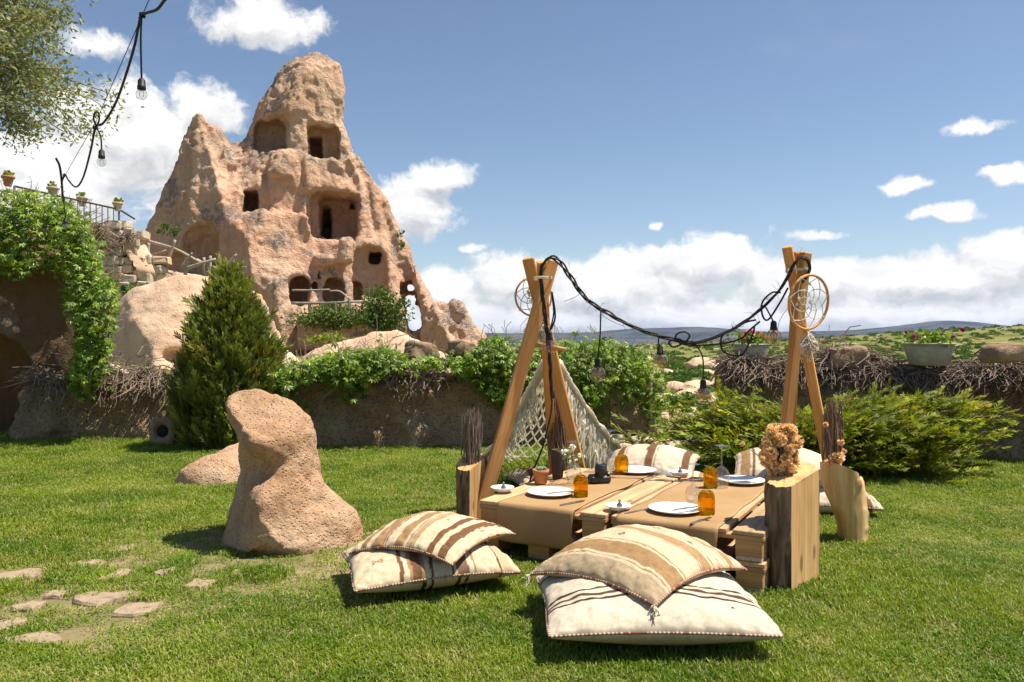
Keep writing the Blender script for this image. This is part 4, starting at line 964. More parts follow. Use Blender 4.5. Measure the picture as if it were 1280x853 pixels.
def flower_basin(lab, p, r, h, flower, leafc, nf, rng, spread, upr):
    t = thing('flower_basin', lab, 'flower pot', p)
    pot = [(0, 0), (r*.70, 0), (r*.74, .01), (r*.98, h-.03), (r*.98, h), (r*1.05, h+.003), (r*1.05, h+.018), (r*.97, h+.018), (r*.94, h-.03), (r*.72, .03), (0, .03)]
    obj('basin', lathe(pot, 32), M['zinc'], t, True, True); obj('soil', lathe([(0, h-.035), (r*.93, h-.04)], 24), M['soil'], t, local=True)
    n = 260; pos = np.stack([rng.normal(0, r*.5, n), rng.normal(0, r*.5, n), h+rng.uniform(-.02, upr, n)], 1); tv = np.array([(0, 0, 0), (-.4, .5, .06), (.4, .5, .06), (0, 1, -.1)]); tf = [np.array([(0, 2, 1), (1, 2, 3)])]
    tag(obj('leaves', inst(tv, tf, pos, frames(rng.normal(0, 1, (n, 3)), rng.uniform(0, 6, n))*.05, rng.uniform(.6, 1.2, n)[:, None]*np.ones(3)), M['leaf'], t, local=True), kind='stuff')
    v, f = ico(2); v = v+normals(v, f)*(.35*vnoise(v*3))[:, None]; fm = None
    for i in range(nf):
        q = (rng.normal(0, spread), rng.normal(0, r*.35), h+upr*rng.uniform(.55, 1.15)); s = rng.uniform(.017, .030)
        if fm is None: o = obj('flower', (v, [f]), M[flower], t, False, True); fm = o.data
        else: o = obj('flower', None, None, t, me=fm)
        o.location = q; o.scale = (s*1.2, s*1.2, s*.8); o.rotation_euler = tuple(rng.uniform(0, 6, 3))
    mb = MB(); e = np.stack([rng.normal(0, r*.5, 14), rng.normal(0, r*.4, 14), h+rng.uniform(.5, 1.3, 14)*upr], 1); mb.add(*sticks(np.stack([rng.normal(0, r*.3, 14), rng.normal(0, r*.3, 14), np.full(14, h-.03)], 1), e, .004, .05, rng)); obj('stalks', mb, M['twigd'], t, local=True)
    return t
flower_basin('zinc basin of pink geraniums standing on the brushwood wall', P(941, 456, 8.75)+np.array([0, .05, 0]), .185, .21, 'pink', 0, 16, rg, .08, .13)
flower_basin('zinc basin of magenta petunias standing on the brushwood wall', P(1164, 457, 7.95)+np.array([0, .05, 0]), .235, .205, 'magenta', 0, 7, rg, .14, .13)

# round stone lamps at the wall foot
def stone_lamp(lab, p, r, mat):
    t = thing('wall_lamp', lab, 'lamp', p); R = rotm(math.radians(82), 0, 0)
    pr = [(0, 0), (r, 0), (r*1.02, .03), (r, .1), (r*.9, .13), (r*.52, .13), (r*.46, .10), (0, .10)]
    V, F = lathe(pr, 28); an = np.arctan2(V[:, 1], V[:, 0]); k = 1+(np.hypot(V[:, 0], V[:, 1]) > r*.8)*((1/np.maximum(np.abs(np.cos(an)), np.abs(np.sin(an))))**.75-1); V[:, :2] *= k[:, None]; V = V+.012*fbm(V*16, 4)[:, None]; obj('ring', ((V-np.array([0, 0, .06]))@R.T+np.array([0, 0, r]), F), mat, t, True, True)
    V, F = lathe([(0, .105), (r*.4, .112), (r*.44, .1)], 20); obj('lens', ((V-np.array([0, 0, .06]))@R.T+np.array([0, 0, r]), F), M['dark'], t, True, True)  # near-black disc painted in for the shade inside the hole
stone_lamp('round carved stone lamp on the grass beside the conical juniper', G(215, 552)+np.array([0, -.2, -.01]), .15, M['wstone'])
stone_lamp('small round lamp set in the mud wall behind the twig bundle', P(588, 534, 8.72), .075, M['wstone'])

# ---------------------------------------------------------------- terrace: railing, stonework, log fences
def railing():
    a, b = P(18, 233, 25.4), P(149, 262, 30.2); t = thing('iron_railing', 'thin iron railing along the stone terrace edge', 'railing', (*((a+b)/2)[:2], 4.6)); dn = np.array([0, 0, -1.0])
    obj('rail', tube([a, b], .035, 6), M['iron'], t, True); obj('rail', tube([a+dn*.92, b+dn*.92], .025, 6), M['iron'], t, True)
    for i in range(17):
        q = a+(b-a)*i/16; obj('baluster', tube([q, q+dn*1.15], .038 if i in (0, 8, 16) else .02, 5), M['iron'], t, True)
    c, d = b, b+np.array([-.6, 2.5, 0]); obj('rail', tube([c, d], .035, 6), M['iron'], t, True)
railing()
for i, (px, py, d, lab) in enumerate(((10, 233, 25.2, 'terracotta planter above the creeper at the near end of the iron railing'), (66, 246, 27.0, 'pale planter on the iron railing beside the dangling cable'), (103, 258, 28.6, 'pale planter on the middle of the iron railing'), (147, 264, 30.1, 'pale planter on the corner post of the iron railing'))):
    p = P(px, py, d); t = thing('railing_planter', lab, 'planter', p, group=None); r = .17
    obj('pot', lathe([(0, 0), (r*.6, 0), (r*.62, .03), (r*.95, .24), (r*1.15, .25), (r*1.15, .32), (r*.9, .32), (r*.85, .26), (0, .26)], 20), M['terra' if i == 0 else 'masonry'], t, True, True)
    n = 26; q = np.stack([rg.normal(0, .06, n), rg.normal(0, .06, n), .3+rg.uniform(0, .14, n)], 1)
    obj('plant', inst(np.array([(0, 0, 0), (-.4, .5, .06), (.4, .5, .06), (0, 1, -.1)]), [np.array([(0, 2, 1), (1, 2, 3)])], q, frames(rg.normal(0, 1, (n, 3))+np.array([0, 0, .8]), rg.uniform(0, 6, n))*.13, np.ones((n, 3))), M['jun2'], t, local=True)
def stonework():
    t = thing('terrace_stonework', 'dry stone retaining wall below the iron railing', 'stone wall', P(150, 372, 29.5)); rng = np.random.default_rng(21)
    rows = [(283,108,160),(293,112,172),(304,114,172),(315,118,174),(326,122,196),(337,128,205),(348,134,196),(358,140,180),(368,146,168)]
    for (y, x0, x1) in rows:
        x = x0+rng.uniform(-3, 3)
        while x < x1:
            w = rng.uniform(8, 20); h = rng.uniform(9.5, 12); Y = 29.6+(x-110)*.012; c = P(x+w/2, y+rng.normal(0, .8), Y); v, f = bbox((0, 0, 0), (w*Y/FPX*.97, .6, h*Y/FPX*.97), .05)
            v = v+rng.normal(0, .022, v.shape); v = v@rotm(0, rng.normal(0, .05), rng.normal(0, .08)).T; o = obj('stone', (v, f), M['masonry' if rng.uniform() < .75 else 'rock2'], t, local=True); o.location = c-origin_of(t)+np.array([0, rng.normal(0, .06), 0]); x += w
    core = [P(106, 280, 30.1), P(172, 294, 30.3), P(205, 345, 30.6), P(140, 380, 30.1)]; 
    v = Vox((min(c[0] for c in core)-.4, 29.8, min(c[2] for c in core)-.5), (max(c[0] for c in core)+.4, 31.4, max(c[2] for c in core)+.3), .12)
    v.inflate([(c[0], c[2]) for c in core], 30.5, .6, .6, rnd=2, tmax=1.2); V, Q = v.extract(); obj('rubble_core', (V, [Q]), M['rock2'], t, smooth=True)
stonework()
def log_fence(name, lab, posts, rails, Yd):
    ps = [P(x, y, Yd) for x, y, _ in posts]; t = thing(name, lab, 'log fence', (np.mean([p[0] for p in ps]), Yd, min(p[2] for p in ps)-.9))
    rng = np.random.default_rng(len(posts)); s = Yd/FPX
    for (x, y, y2) in posts: obj('post', tube(spline([P(x+rng.normal(0, .8), y2, Yd), P(x+rng.normal(0, .8), (y+y2)/2, Yd), P(x, y, Yd)], 3), [2.3*s]*4+[2.0*s]*2+[1.7*s], 7), M['logs'], t, True)
    for r in rails: pts = [P(x, y, Yd+dy) for x, y, dy in r[1]]; sp = spline(pts, 4); obj('rail', tube(sp, np.linspace(r[0]*s, r[0]*s*.7, len(sp)), 7), M['logs'], t, True)
log_fence('log_fence', 'rustic fence of crooked logs above the pale rock mound', [(186,303,332),(232,320,345),(255,322,345),(263,320,344),(291,322,348)],
   [(2.2, [(160,294,0),(190,303,-.2),(220,312,-.1),(250,328,0),(272,336,0)]), (1.8, [(163,322,0),(190,332,0),(216,343,0)]), (1.5, [(164,310,-.2),(184,328,-.2)]), (1.5, [(190,318,-.2),(208,313,-.2)]), (2.2, [(207,338,-.3),(213,318,-.3),(219,300,-.3)]),
    (2.4, [(232,336,-.2),(250,330,-.3),(270,324,-.2)]), (2.2, [(246,325,.2),(262,334,.2),(282,344,.2)]), (2.0, [(268,340,-.2),(282,332,-.2),(296,318,-.2)]), (1.6, [(283,336,0),(300,335,0),(308,334,0)]), (1.5, [(226,334,-.3),(236,322,-.3),(240,316,-.3)])], 31.2)
log_fence('log_rail', 'pale log handrail in front of the cave doors', [(389,376,392),(420,378,392),(437,372,388)],
   [(2.1, [(364,379,0),(400,379,0),(453,377,0)]), (1.3, [(365,363,0),(390,363,0),(412,362,0)]), (1.2, [(412,364,0),(426,365,0),(440,379,0)])], 38.6)
# ---------------------------------------------------------------- picnic table of stacked pallets
EX = np.array([.871, -.491, 0]); EY = np.array([.491, .871, 0]); FL = np.array([-.19, 4.44, 0]); TRZ = math.atan2(-.491, .871); TZ = .28
def TP(s, t, z=TZ): return FL+EX*s+EY*t+np.array([0, 0, z])
def build_pallets():
    W, D = .755, 1.25; rng = np.random.default_rng(14)
    labs = ['lower pine pallet at the twig bundle end of the picnic table', 'upper pine pallet at the twig bundle end of the picnic table', 'lower pine pallet beside the bark log at the picnic table', 'upper pine pallet beside the bark log at the picnic table']
    t = thing('pallet', labs[0], 'pallet', TP(0, 0, 0), TRZ, 'stacked pallets of the picnic table')
    for i in range(5):
        w = (.145, .125, .145, .125, .145)[i]; x = (.073, .236, .3775, .519, .682)[i]
        o = obj('top_board', bbox((x, D/2+rng.normal(0, .004), .129+rng.normal(0, .0008)), (w, D, .021), .003), M['pallet'], t, local=True)
    for y in (.07, D/2, D-.07): obj('cross_board', bbox((W/2, y, .107), (W, .14, .021), .003), M['palletx'], t, local=True)
    for x in (.07, W/2, W-.07):
        obj('bottom_board', bbox((x, D/2, .011), (.12, D, .021), .003), M['palletw'], t, local=True)
        for y in (.072, D/2, D-.072): obj('block', bbox((x, y, .059), (.125, .142, .0745), .003), M['palletx'], t, local=True)
    for k, (s, z) in enumerate(((0, 0), (.005, .1405), (.795, 0), (.79, .1405))):
        if k: r = dup(t, TP(s, .008*(k % 2), z), TRZ+.006*(k-1), labs[k])
build_pallets()
def runner(lab, s0, s1, drop, seed):
    n, m = 26, 90; rng = np.random.default_rng(seed); u = np.linspace(s0, s1, n); L = np.linspace(-drop, 1.27+.12, m)
    U, LL = np.meshgrid(u, L, indexing='ij'); over = np.minimum(LL+.012, 0); back = np.maximum(LL-1.262, 0); r = .012
    t = np.clip(LL, -.014, 1.268); z = TZ+.0045+over*1.0-back
    t = np.where(LL < -.012, -.014-.01*np.sin(np.clip(-over/.2, 0, 1)*3)+.012*vnoise(np.stack([U*9, LL*3, 0*U+seed], -1).reshape(-1, 3)).reshape(U.shape)*np.clip(-over*8, 0, 1)-.010*np.clip(-over*6, 0, 1), t)
    z = z+.0015*(vnoise(np.stack([U*6, LL*5, 0*U], -1).reshape(-1, 3)).reshape(U.shape)+1)*(LL > 0)
    U = U+.012*vnoise(np.stack([0*U, LL*4, 0*U+seed], -1).reshape(-1, 3)).reshape(U.shape)*((U-(s0+s1)/2)/(s1-s0)*2)
    V = (FL+U[..., None]*EX+t[..., None]*EY); V[..., 2] += z; V = V.reshape(-1, 3)
    i = np.arange(n-1)[:, None]*m; j = np.arange(m-1)[None]; F = np.stack([i+j, i+m+j, i+m+j+1, i+j+1], -1).reshape(-1, 4)
    o = obj('table_runner', (V, [F]), M['kraft'], smooth=True); sm = o.modifiers.new('thickness', 'SOLIDIFY'); sm.thickness = .002; sm.offset = 1; tag(o, lab, 'table runner')
runner('brown cloth runner at the end of the table with the camera', .14, .585, .215, 1)
runner('brown cloth runner at the end of the table beside the bark log', .83, 1.335, .16, 2)
ZT = TZ+.0075
def plate(lab, px, py, w):
    c = G(px, py, ZT); r = w/2*c[1]/FPX; k = r/.135; pr = np.array([(0, .003), (.07, .003), (.078, .0), (.085, .004), (.128, .018), (.135, .021), (.1345, .024), (.127, .0225), (.09, .011), (.075, .009), (0, .009)])*k
    t = thing('dinner_plate', lab, 'plate', c); obj('dish', lathe(pr, 48), M['china'], t, True, True); obj('rim_line', lathe(np.array([(.1335, .0243), (.1352, .0225), (.1354, .0212), (.1346, .0205)])*k, 48), M['chinar'], t, True, True); return c
pc1 = plate('white dinner plate between the terracotta pot and the table corner', 688, 619, 60); pc2 = plate('white dinner plate at the middle of the long cushion side', 844, 640, 68)
pc3 = plate('white dinner plate in front of the striped back cushion', 794, 591, 53); pc4 = plate('white dinner plate beside the dried flowers', 927, 604, 58)
def dish(lab, lab2, px, py, w):
    c = G(px, py, ZT); r = w/2*c[1]/FPX; k = r/.07; pr = np.array([(0, .004), (.035, .004), (.037, 0), (.042, 0), (.044, .005), (.066, .020), (.07, .024), (.0685, .0255), (.06, .021), (.04, .010), (0, .009)])*k
    tag(obj('side_dish', tuple([lathe(pr, 36)[0]+c, lathe(pr, 36)[1]]), M['china'], smooth=True), lab, 'dish')
    v, f = lathe(np.array([(0, 0), (.012, .001), (.016, .008), (.014, .016), (.007, .024), (.005, .031), (.008, .036), (.006, .042), (0, .044)])*1.0, 14, c+np.array([.006, 0, .0095])); tag(obj('metal_knob', (v, f), M['dsteel'], smooth=True), lab2, 'ornament')
dish('small white dish on the table corner by the twig log', 'small grey metal ornament in the corner dish', 628, 614, 30); dish('small white dish on the joint of the two front pallets', 'small grey metal ornament in the dish at the pallet joint', 773, 637, 33); dish('small white dish beside the back cushion', 'small grey metal ornament in the dish by the back cushion', 849, 594, 28)
def tumbler(lab, px, py, w, h):
    c = G(px, py, ZT); s = c[1]/FPX; r = w/2*s; H = h*s*.93; n = 10; a = np.arange(n*2)/(n*2)*6.283; t = thing('amber_tumbler', lab, 'glass', c)
    prof = [(r*.98, 0), (r, H*.05), (r, H*.3), (r*1.04, H*.5), (r*1.0, H*.58), (r*.98, H*.75), (r*.86, H*.9), (r*.68, H*.97), (r*.55, H), (0, H*.985), (0, H*.90), (r*.5, H*.90), (r*.75, H*.82), (r*.86, H*.7), (r*.89, H*.5), (r*.9, H*.3), (r*.92, 0), (r*.98, 0)]
    V, F = lathe(prof, 20); ang = np.arctan2(V[:, 1], V[:, 0]); k = 1+.035*np.cos(ang*10)*((V[:, 2] > H*.5)*(V[:, 2] < H*.97)); V[:, 0] *= k; V[:, 1] *= k; obj('cup', (V, F), M['amber'], t, True, True)
tumbler('upturned amber glass beside the camera', 726, 621, 18, 29); tumbler('upturned amber glass next to the plate at the cushion side', 883, 643, 21, 32); tumbler('upturned amber glass between the wine glass and the dried flowers', 888, 610, 17, 28); tumbler('upturned amber glass behind the camera lens', 777, 593, 17, 26)
def wine_glass(lab, px, py, h):
    c = G(px, py, ZT); H = h*c[1]/FPX; k = H/.22
    pr = np.array([(.0315, .0), (.037, .03), (.0405, .055), (.039, .075), (.03, .095), (.014, .109), (.005, .117), (.0036, .135), (.0034, .2), (.005, .212), (.018, .216), (.036, .2185), (.0365, .22), (.018, .2205), (0, .2205)])*k
    t = thing('wine_glass', lab, 'wine glass', c); obj('bowl_and_stem', lathe(pr, 28), M['clear'], t, True, True)
wine_glass('upturned wine glass next to the dish and amber glass', 866, 632, 52); wine_glass('upturned wine glass in front of the spreading juniper', 902, 610, 53); wine_glass('upturned wine glass by the terracotta pot', 717, 606, 54); wine_glass('upturned wine glass behind the camera', 762, 590, 52)
def cutlery(kind, lab, px, py, ang, L=.2, z=None):
    c = G(px, py, z or ZT+.002); mb = MB(); R = rotm(0, 0, ang)
    def strip(pts, th=.0015):
        p = np.array(pts); n = len(p); V = np.vstack([np.column_stack([p[:, 1], p[:, 0], np.full(n, th)+p[:, 2]]), np.column_stack([-p[:, 1], p[:, 0], np.full(n, th)+p[:, 2]]), np.column_stack([p[:, 1], p[:, 0], p[:, 2]]), np.column_stack([-p[:, 1], p[:, 0], p[:, 2]])])
        i = np.arange(n-1); F = np.vstack([np.stack([i, i+1, i+1+n, i+n], 1), np.stack([i+2*n, i+3*n, i+3*n+1, i+2*n+1], 1), np.stack([i, i+2*n, i+2*n+1, i+1], 1), np.stack([i+n, i+n+1, i+3*n+1, i+3*n], 1)]); mb.add(V@R.T+c, [F])
    if kind == 'knife': strip([(-L/2, .004, 0), (-L*.45, .009, 0), (0, .007, .002), (.01, .006, .002)], .004); strip([(.005, .007, .001), (.03, .0095, .001), (L*.42, .009, .001), (L/2, .002, .001)])
    else:
        strip([(-L/2, .004, 0), (-L*.45, .008, .001), (L*.1, .0035, .006), (L*.2, .003, .003), (L*.24, .011, .002), (L*.3, .0125, .002)])
        for q in (-.0105, -.0035, .0035, .0105):
            V, F = bbox((q, L*.40, .004), (.0034, L*.21, .0016), .0005); mb.add(V@R.T+c, F)
    tag(obj(kind, mb, M['steel']), lab, kind)
cutlery('fork', 'steel fork beside the dish at the pallet joint', 799, 639, -.95); cutlery('knife', 'steel knife on the runner below the front amber glass', 877, 651, -.75); cutlery('knife', 'steel knife resting on the plate beside the front amber glass', 858, 636, -1.0, .18, ZT+.026)
cutlery('knife', 'steel knife resting on the plate near the terracotta pot', 702, 616, -1.1, .18, ZT+.026); cutlery('fork', 'steel fork beside the plate in front of the back cushion', 818, 596, -.9, .18); cutlery('knife', 'steel knife on the boards beside the amber glass and camera', 716, 629, -.8)

def photo_camera():
    c = G(749, 604, ZT); t = thing('photo_camera', 'black camera lying on its back with the lens up', 'camera', c, .25)
    def b(n, ctr, s, m='black', bev=.008): return obj(n, bbox(ctr, s, bev), M[m], t, local=True)
    b('body', (0, 0, .027), (.13, .085, .052), bev=.012); b('grip', (.05, -.004, .058), (.036, .075, .028), bev=.012); b('viewfinder_hump', (-.005, .05, .028), (.05, .03, .042), bev=.01); b('hot_shoe', (-.005, .066, .03), (.02, .006, .02), 'dsteel', .002)
    ln = obj('lens', lathe([(.034, .052), (.034, .07), (.037, .072), (.037, .1), (.034, .102), (.035, .122), (.031, .124), (.028, .116), (0, .114)], 28), M['black'], t, True, True); ln.rotation_euler = (.18, .06, 0)
    obj('front_glass', lathe([(.028, .1165), (.014, .1195), (0, .1205)], 24), M['lens'], ln, True, True)
    st = spline([(-.06, -.02, .04), (-.085, -.03, .012), (-.13, -.02, .005), (-.15, .03, .005), (-.11, .05, .008), (-.07, .03, .03)], 6); obj('strap', tube(st, .005, 6), M['black'], t, True, True)
    b('dial', (.05, .036, .03), (.018, .014, .018), 'dsteel', .004)
photo_camera()
def succulent():
    c = G(676, 604, ZT); s = c[1]/FPX; r = 10*s; h = 17*s; t = thing('succulent_pot', 'small terracotta pot with a grey-green succulent', 'plant pot', c)
    obj('pot', lathe([(0, 0), (r*.78, 0), (r*.95, h*.72), (r*1.03, h*.73), (r*1.05, h), (r*.92, h), (r*.88, h*.85), (0, h*.85)], 28), M['terra'], t, True, True); mb = MB(); rng = np.random.default_rng(4)
    for (ox, oy, sc) in ((-.012, -.01, 1), (.015, .005, .9), (-.004, .018, .8)):
        for k in range(22):
            a = k*2.4; e = .25+k*.055; d = np.array([math.cos(a)*math.cos(e), math.sin(a)*math.cos(e), math.sin(e)]); l = .03*sc*(1-.02*k); o = np.array([ox, oy, h*.9+.004])
            mb.add(*tube([o+d*.004, o+d*l*.55+np.array([0, 0, .003]), o+d*l+np.array([0, 0, .006])], [.004*sc, .006*sc, .001], 5))
    obj('rosettes', mb, M['succ'], t, True, True)
succulent()
def vase():
    c = G(697, 598, ZT); s = c[1]/FPX; h = 36*s; r = 8*s; t = thing('flower_vase', 'dark clay vase with small white flowers beside the succulent', 'vase', c); rng = np.random.default_rng(15)
    obj('vase_body', lathe([(0, 0), (r*.8, 0), (r*.95, h*.3), (r, h*.6), (r*.9, h*.9), (r*.95, h), (r*.8, h), (r*.75, h*.9), (0, h*.5)], 24), M['dvase'], t, True, True)
    E = np.stack([rng.normal(.07, .045, 26), rng.normal(0, .03, 26), h*.75+rng.normal(0, .045, 26)], 1); obj('stalks', sticks(np.tile([0, 0, h*.7], (26, 1))+rng.normal(0, .006, (26, 3)), E, .0016, .1, rng), M['succ'], t, local=True)
    v, f = ico(2); v = v*np.array([1, 1, .6])+.3*normals(v, f)*vnoise(v*2.4)[:, None]; me = None
    for e in E[:16]:
        if me is None: o = obj('flower', (v, [f]), M['white'], t, False, True); me = o.data
        else: o = obj('flower', None, None, t, me=me)
        o.location = e; o.scale = (rng.uniform(.010, .02),)*3; o.rotation_euler = tuple(rng.uniform(0, 6, 3))
    n = 60; q = E[rng.integers(0, 26, n)]+rng.normal(0, .015, (n, 3)); obj('leaves', inst(np.array([(0, 0, 0), (-.35, .5, .06), (.35, .5, .06), (0, 1, -.1)]), [np.array([(0, 2, 1), (1, 2, 3)])], q, frames(rng.normal(0, 1, (n, 3)), rng.uniform(0, 6, n))*.022, np.ones((n, 3))), M['jun2'], t, local=True)
vase()

# ---------------------------------------------------------------- tripods
def beam(name, p0, p1, w, th, mat, parent, roll=0.0, seed=0):
    p0, p1 = np.asarray(p0, float), np.asarray(p1, float); L = np.linalg.norm(p1-p0); z = (p1-p0)/L
    cd = np.array([0, -1.0, 0]); y = cd-z*np.dot(cd, z); y /= np.linalg.norm(y); x = np.cross(y, z); c, s = math.cos(roll), math.sin(roll); x, y = x*c+y*s, y*c-x*s
    V, F = bbox((0, 0, L/2), (w, th, L), .005); rng = np.random.default_rng(seed); V = V+rng.normal(0, .0012, V.shape)
    o = obj(name, (V, F), mat, parent, local=True); m = Matrix(((x[0], y[0], z[0], 0), (x[1], y[1], z[1], 0), (x[2], y[2], z[2], 0), (0, 0, 0, 1))); m.translation = Vector(p0-origin_of(parent)); o.matrix_local = m; return o
def ext(p0, px, py, d): return np.asarray(p0), P(px, py, d)
tl = thing('wooden_tripod', 'pine board tripod with the white net behind it', 'tripod', (.1, 5.6, 0))
beam('leg', G(598, 652), P(690, 326, 5.28), .086, .045, M['pinez'], tl, .25, 1)
beam('leg', (.55, 5.85, 0), P(660, 323, 5.36), .078, .045, M['pinez'], tl, -.25, 2)
beam('leg', (.33, 6.35, 0), P(677, 327, 5.24), .066, .04, M['pinez'], tl, .1, 3)
obj('binding', MB().add(*tube(spline([P(678, 350, 5.26)+np.array([.062*math.cos(a), .085*math.sin(a), .006*a/6.28]) for a in np.linspace(0, 19, 40)], 2), .003, 5)), M['cotton'], tl, True)
obj('peg', tube([P(672, 431, 5.4), P(707, 437, 5.35)], [.018, .013], 7), M['pinez'], tl, True)
tr = thing('wooden_tripod', 'pine board tripod carrying the large dreamcatcher', 'tripod', (1.85, 5.2, 0))
beam('leg', (1.64, 5.0, 0), P(1007, 316, 5.0), .062, .05, M['pinez'], tr, .35, 4)
beam('leg', (2.20, 5.42, 0), P(984, 308, 5.05), .06, .06, M['pinez'], tr, -.5, 5)
beam('leg', (1.93, 5.66, 0), P(1000, 315, 5.10), .062, .05, M['pinez'], tr, .2, 6)
obj('binding', MB().add(*tube(spline([P(997, 340, 5.05)+np.array([.07*math.cos(a), .085*math.sin(a), .006*a/6.28]) for a in np.linspace(0, 19, 40)], 2), .003, 5)), M['cotton'], tr, True)

def dreamcatcher(lab, c, R, rx, rz, feathers, seed, web=1):
    rng = np.random.default_rng(seed); t = thing('dreamcatcher', lab, 'dreamcatcher', c); Rm = rotm(rx, 0, rz)
    def L(p): return np.asarray(p)@Rm.T
    a = np.linspace(0, 6.283, 49); ring = np.stack([R*np.cos(a), 0*a, R*np.sin(a)], 1); obj('hoop', tube(L(ring), .007 if R < .14 else .0085, 8, False), M['pinez'], t, True, True)
    n = 7; mb = MB(); prev = [np.array([R*math.cos(k/n*6.283+.3), 0, R*math.sin(k/n*6.283+.3)]) for k in range(n)]
    for lev in range(4):
        f = (.72, .52, .34, .18)[lev]; cur = []
        for k in range(n):
            a0, a1 = prev[k], prev[(k+1) % n]; m = (a0+a1)/2; m = m/np.linalg.norm(m)*R*f; cur.append(m); mb.add(*tube(L([a0, m]), .0028, 4)); mb.add(*tube(L([m, a1]), .0028, 4))
        prev = cur
    for k in range(n): 
        q = np.array([R*math.cos(k/n*6.283+.3), 0, R*math.sin(k/n*6.283+.3)]); v, f = ico(1); mb.add(L(q)+v*.012, [f])
    for k in range(10): v, f = ico(1); q = rng.normal(0, R*.22, 3)*np.array([1, 0, 1])+np.array([-R*.15, 0, R*.05]); mb.add(L(q)+v*rng.uniform(.006, .012), [f])
    obj('web', mb, M['cotton'], t, False, True); fb = MB(); b = L([.05*R, 0, -R]) if web else L([0, 0, -R])
    for (ox, l) in feathers:
        fb2 = MB(); st = b+np.array([ox, 0, 0]); fb2.add(*tube([st, st+np.array([.004, 0, -l*.3]), st+np.array([0, 0, -l])], .0025, 4)); m = 240; tt = rng.uniform(.12, 1.0, m)
        P0 = st+np.array([0, 0, -1])*(tt*l)[:, None]; an = rng.uniform(0, 6.28, m); wd = .055*np.sin(np.clip(tt*1.15, 0, 1)*3.1)+.008; P1 = P0+np.stack([np.cos(an)*wd, np.sin(an)*wd*.6, -rng.uniform(.02, .05, m)], 1); fb2.add(*sticks(P0, P1, .0032, .08, rng, 3)); obj('feather', fb2, M['feather'], t, False, True)
    return t
dreamcatcher('small hoop dreamcatcher behind the tripod with the net', P(667, 371, 5.45), .132, 0, .35, [(-.02, .2), (.05, .17)], 31); dreamcatcher('large hoop dreamcatcher hanging on the tripod beside the bark log', P(1011, 378, 4.86), .165, .12, .48, [(.01, .155)], 32)

# ---------------------------------------------------------------- string lights
def rope_set(path, offs, r, seed, tw=2.2):
    rng = np.random.default_rng(seed); pts = spline(path, 8); n = len(pts); s = np.concatenate([[0], np.cumsum(np.linalg.norm(np.diff(pts, axis=0), axis=1))]); mb = MB()
    for k in range(offs):
        a = s*tw*9+k*6.283/offs; w = r*1.15*(1+.6*vnoise(np.stack([s*6, 0*s+k*9, 0*s], 1))); q = pts+np.stack([np.cos(a)*w, np.sin(a)*w*.7, np.sin(a+1)*w], 1); mb.add(*tube(q, r, 6))
    return mb, pts
def bulb(parent, top, r, big, cord=None, n=0):
    """socket on its cord with globe and filament below"""
    k = r/.05; top = np.asarray(top, float)
    s = obj('socket', lathe([(0, .0), (.010, -.001), (.019, -.012), (.020, -.04), (.022, -.042), (.022, -.06), (.018, -.062), (0, -.061)], 18), M['socket'], parent, True, True); s.location = top-origin_of(parent)
    if big: pr = np.array([(.014, .052), (.016, .045), (.03, .038), (.043, .024), (.05, 0), (.046, -.02), (.035, -.036), (.018, -.047), (0, -.05)])*k
    else: pr = np.array([(.02, .062), (.021, .05), (.03, .035), (.045, .02), (.05, 0), (.046, -.02), (.035, -.036), (.018, -.047), (0, -.05)])*k
    pr[:, 1] -= .06+pr[0, 1]-.012; obj('globe', lathe(pr, 26), M['bulbg' if big else 'clear'], s, True, True); zc = pr[4, 1]
    mb = MB()
    for i in range(6 if big else 2):
        a = i/ (6 if big else 2)*6.283; mb.add(*tube([(.006*k*math.cos(a), .006*k*math.sin(a), zc+.035*k), (.02*k*math.cos(a), .02*k*math.sin(a), zc+.012*k), (.014*k*math.cos(a+.5), .014*k*math.sin(a+.5), zc-.022*k)], .0022*k, 4))
    mb.add(*tube([(0, 0, -.05), (0, 0, zc+.03*k)], .005*k, 6)); obj('filament', mb, M['fil' if big else 'dsteel'], s, True, True)
    if cord is not None: obj('cord', tube(spline(list(cord)+[top+np.array([0, 0, -.01])], 5), .0052, 6), M['rubber'], parent, True)
    return s
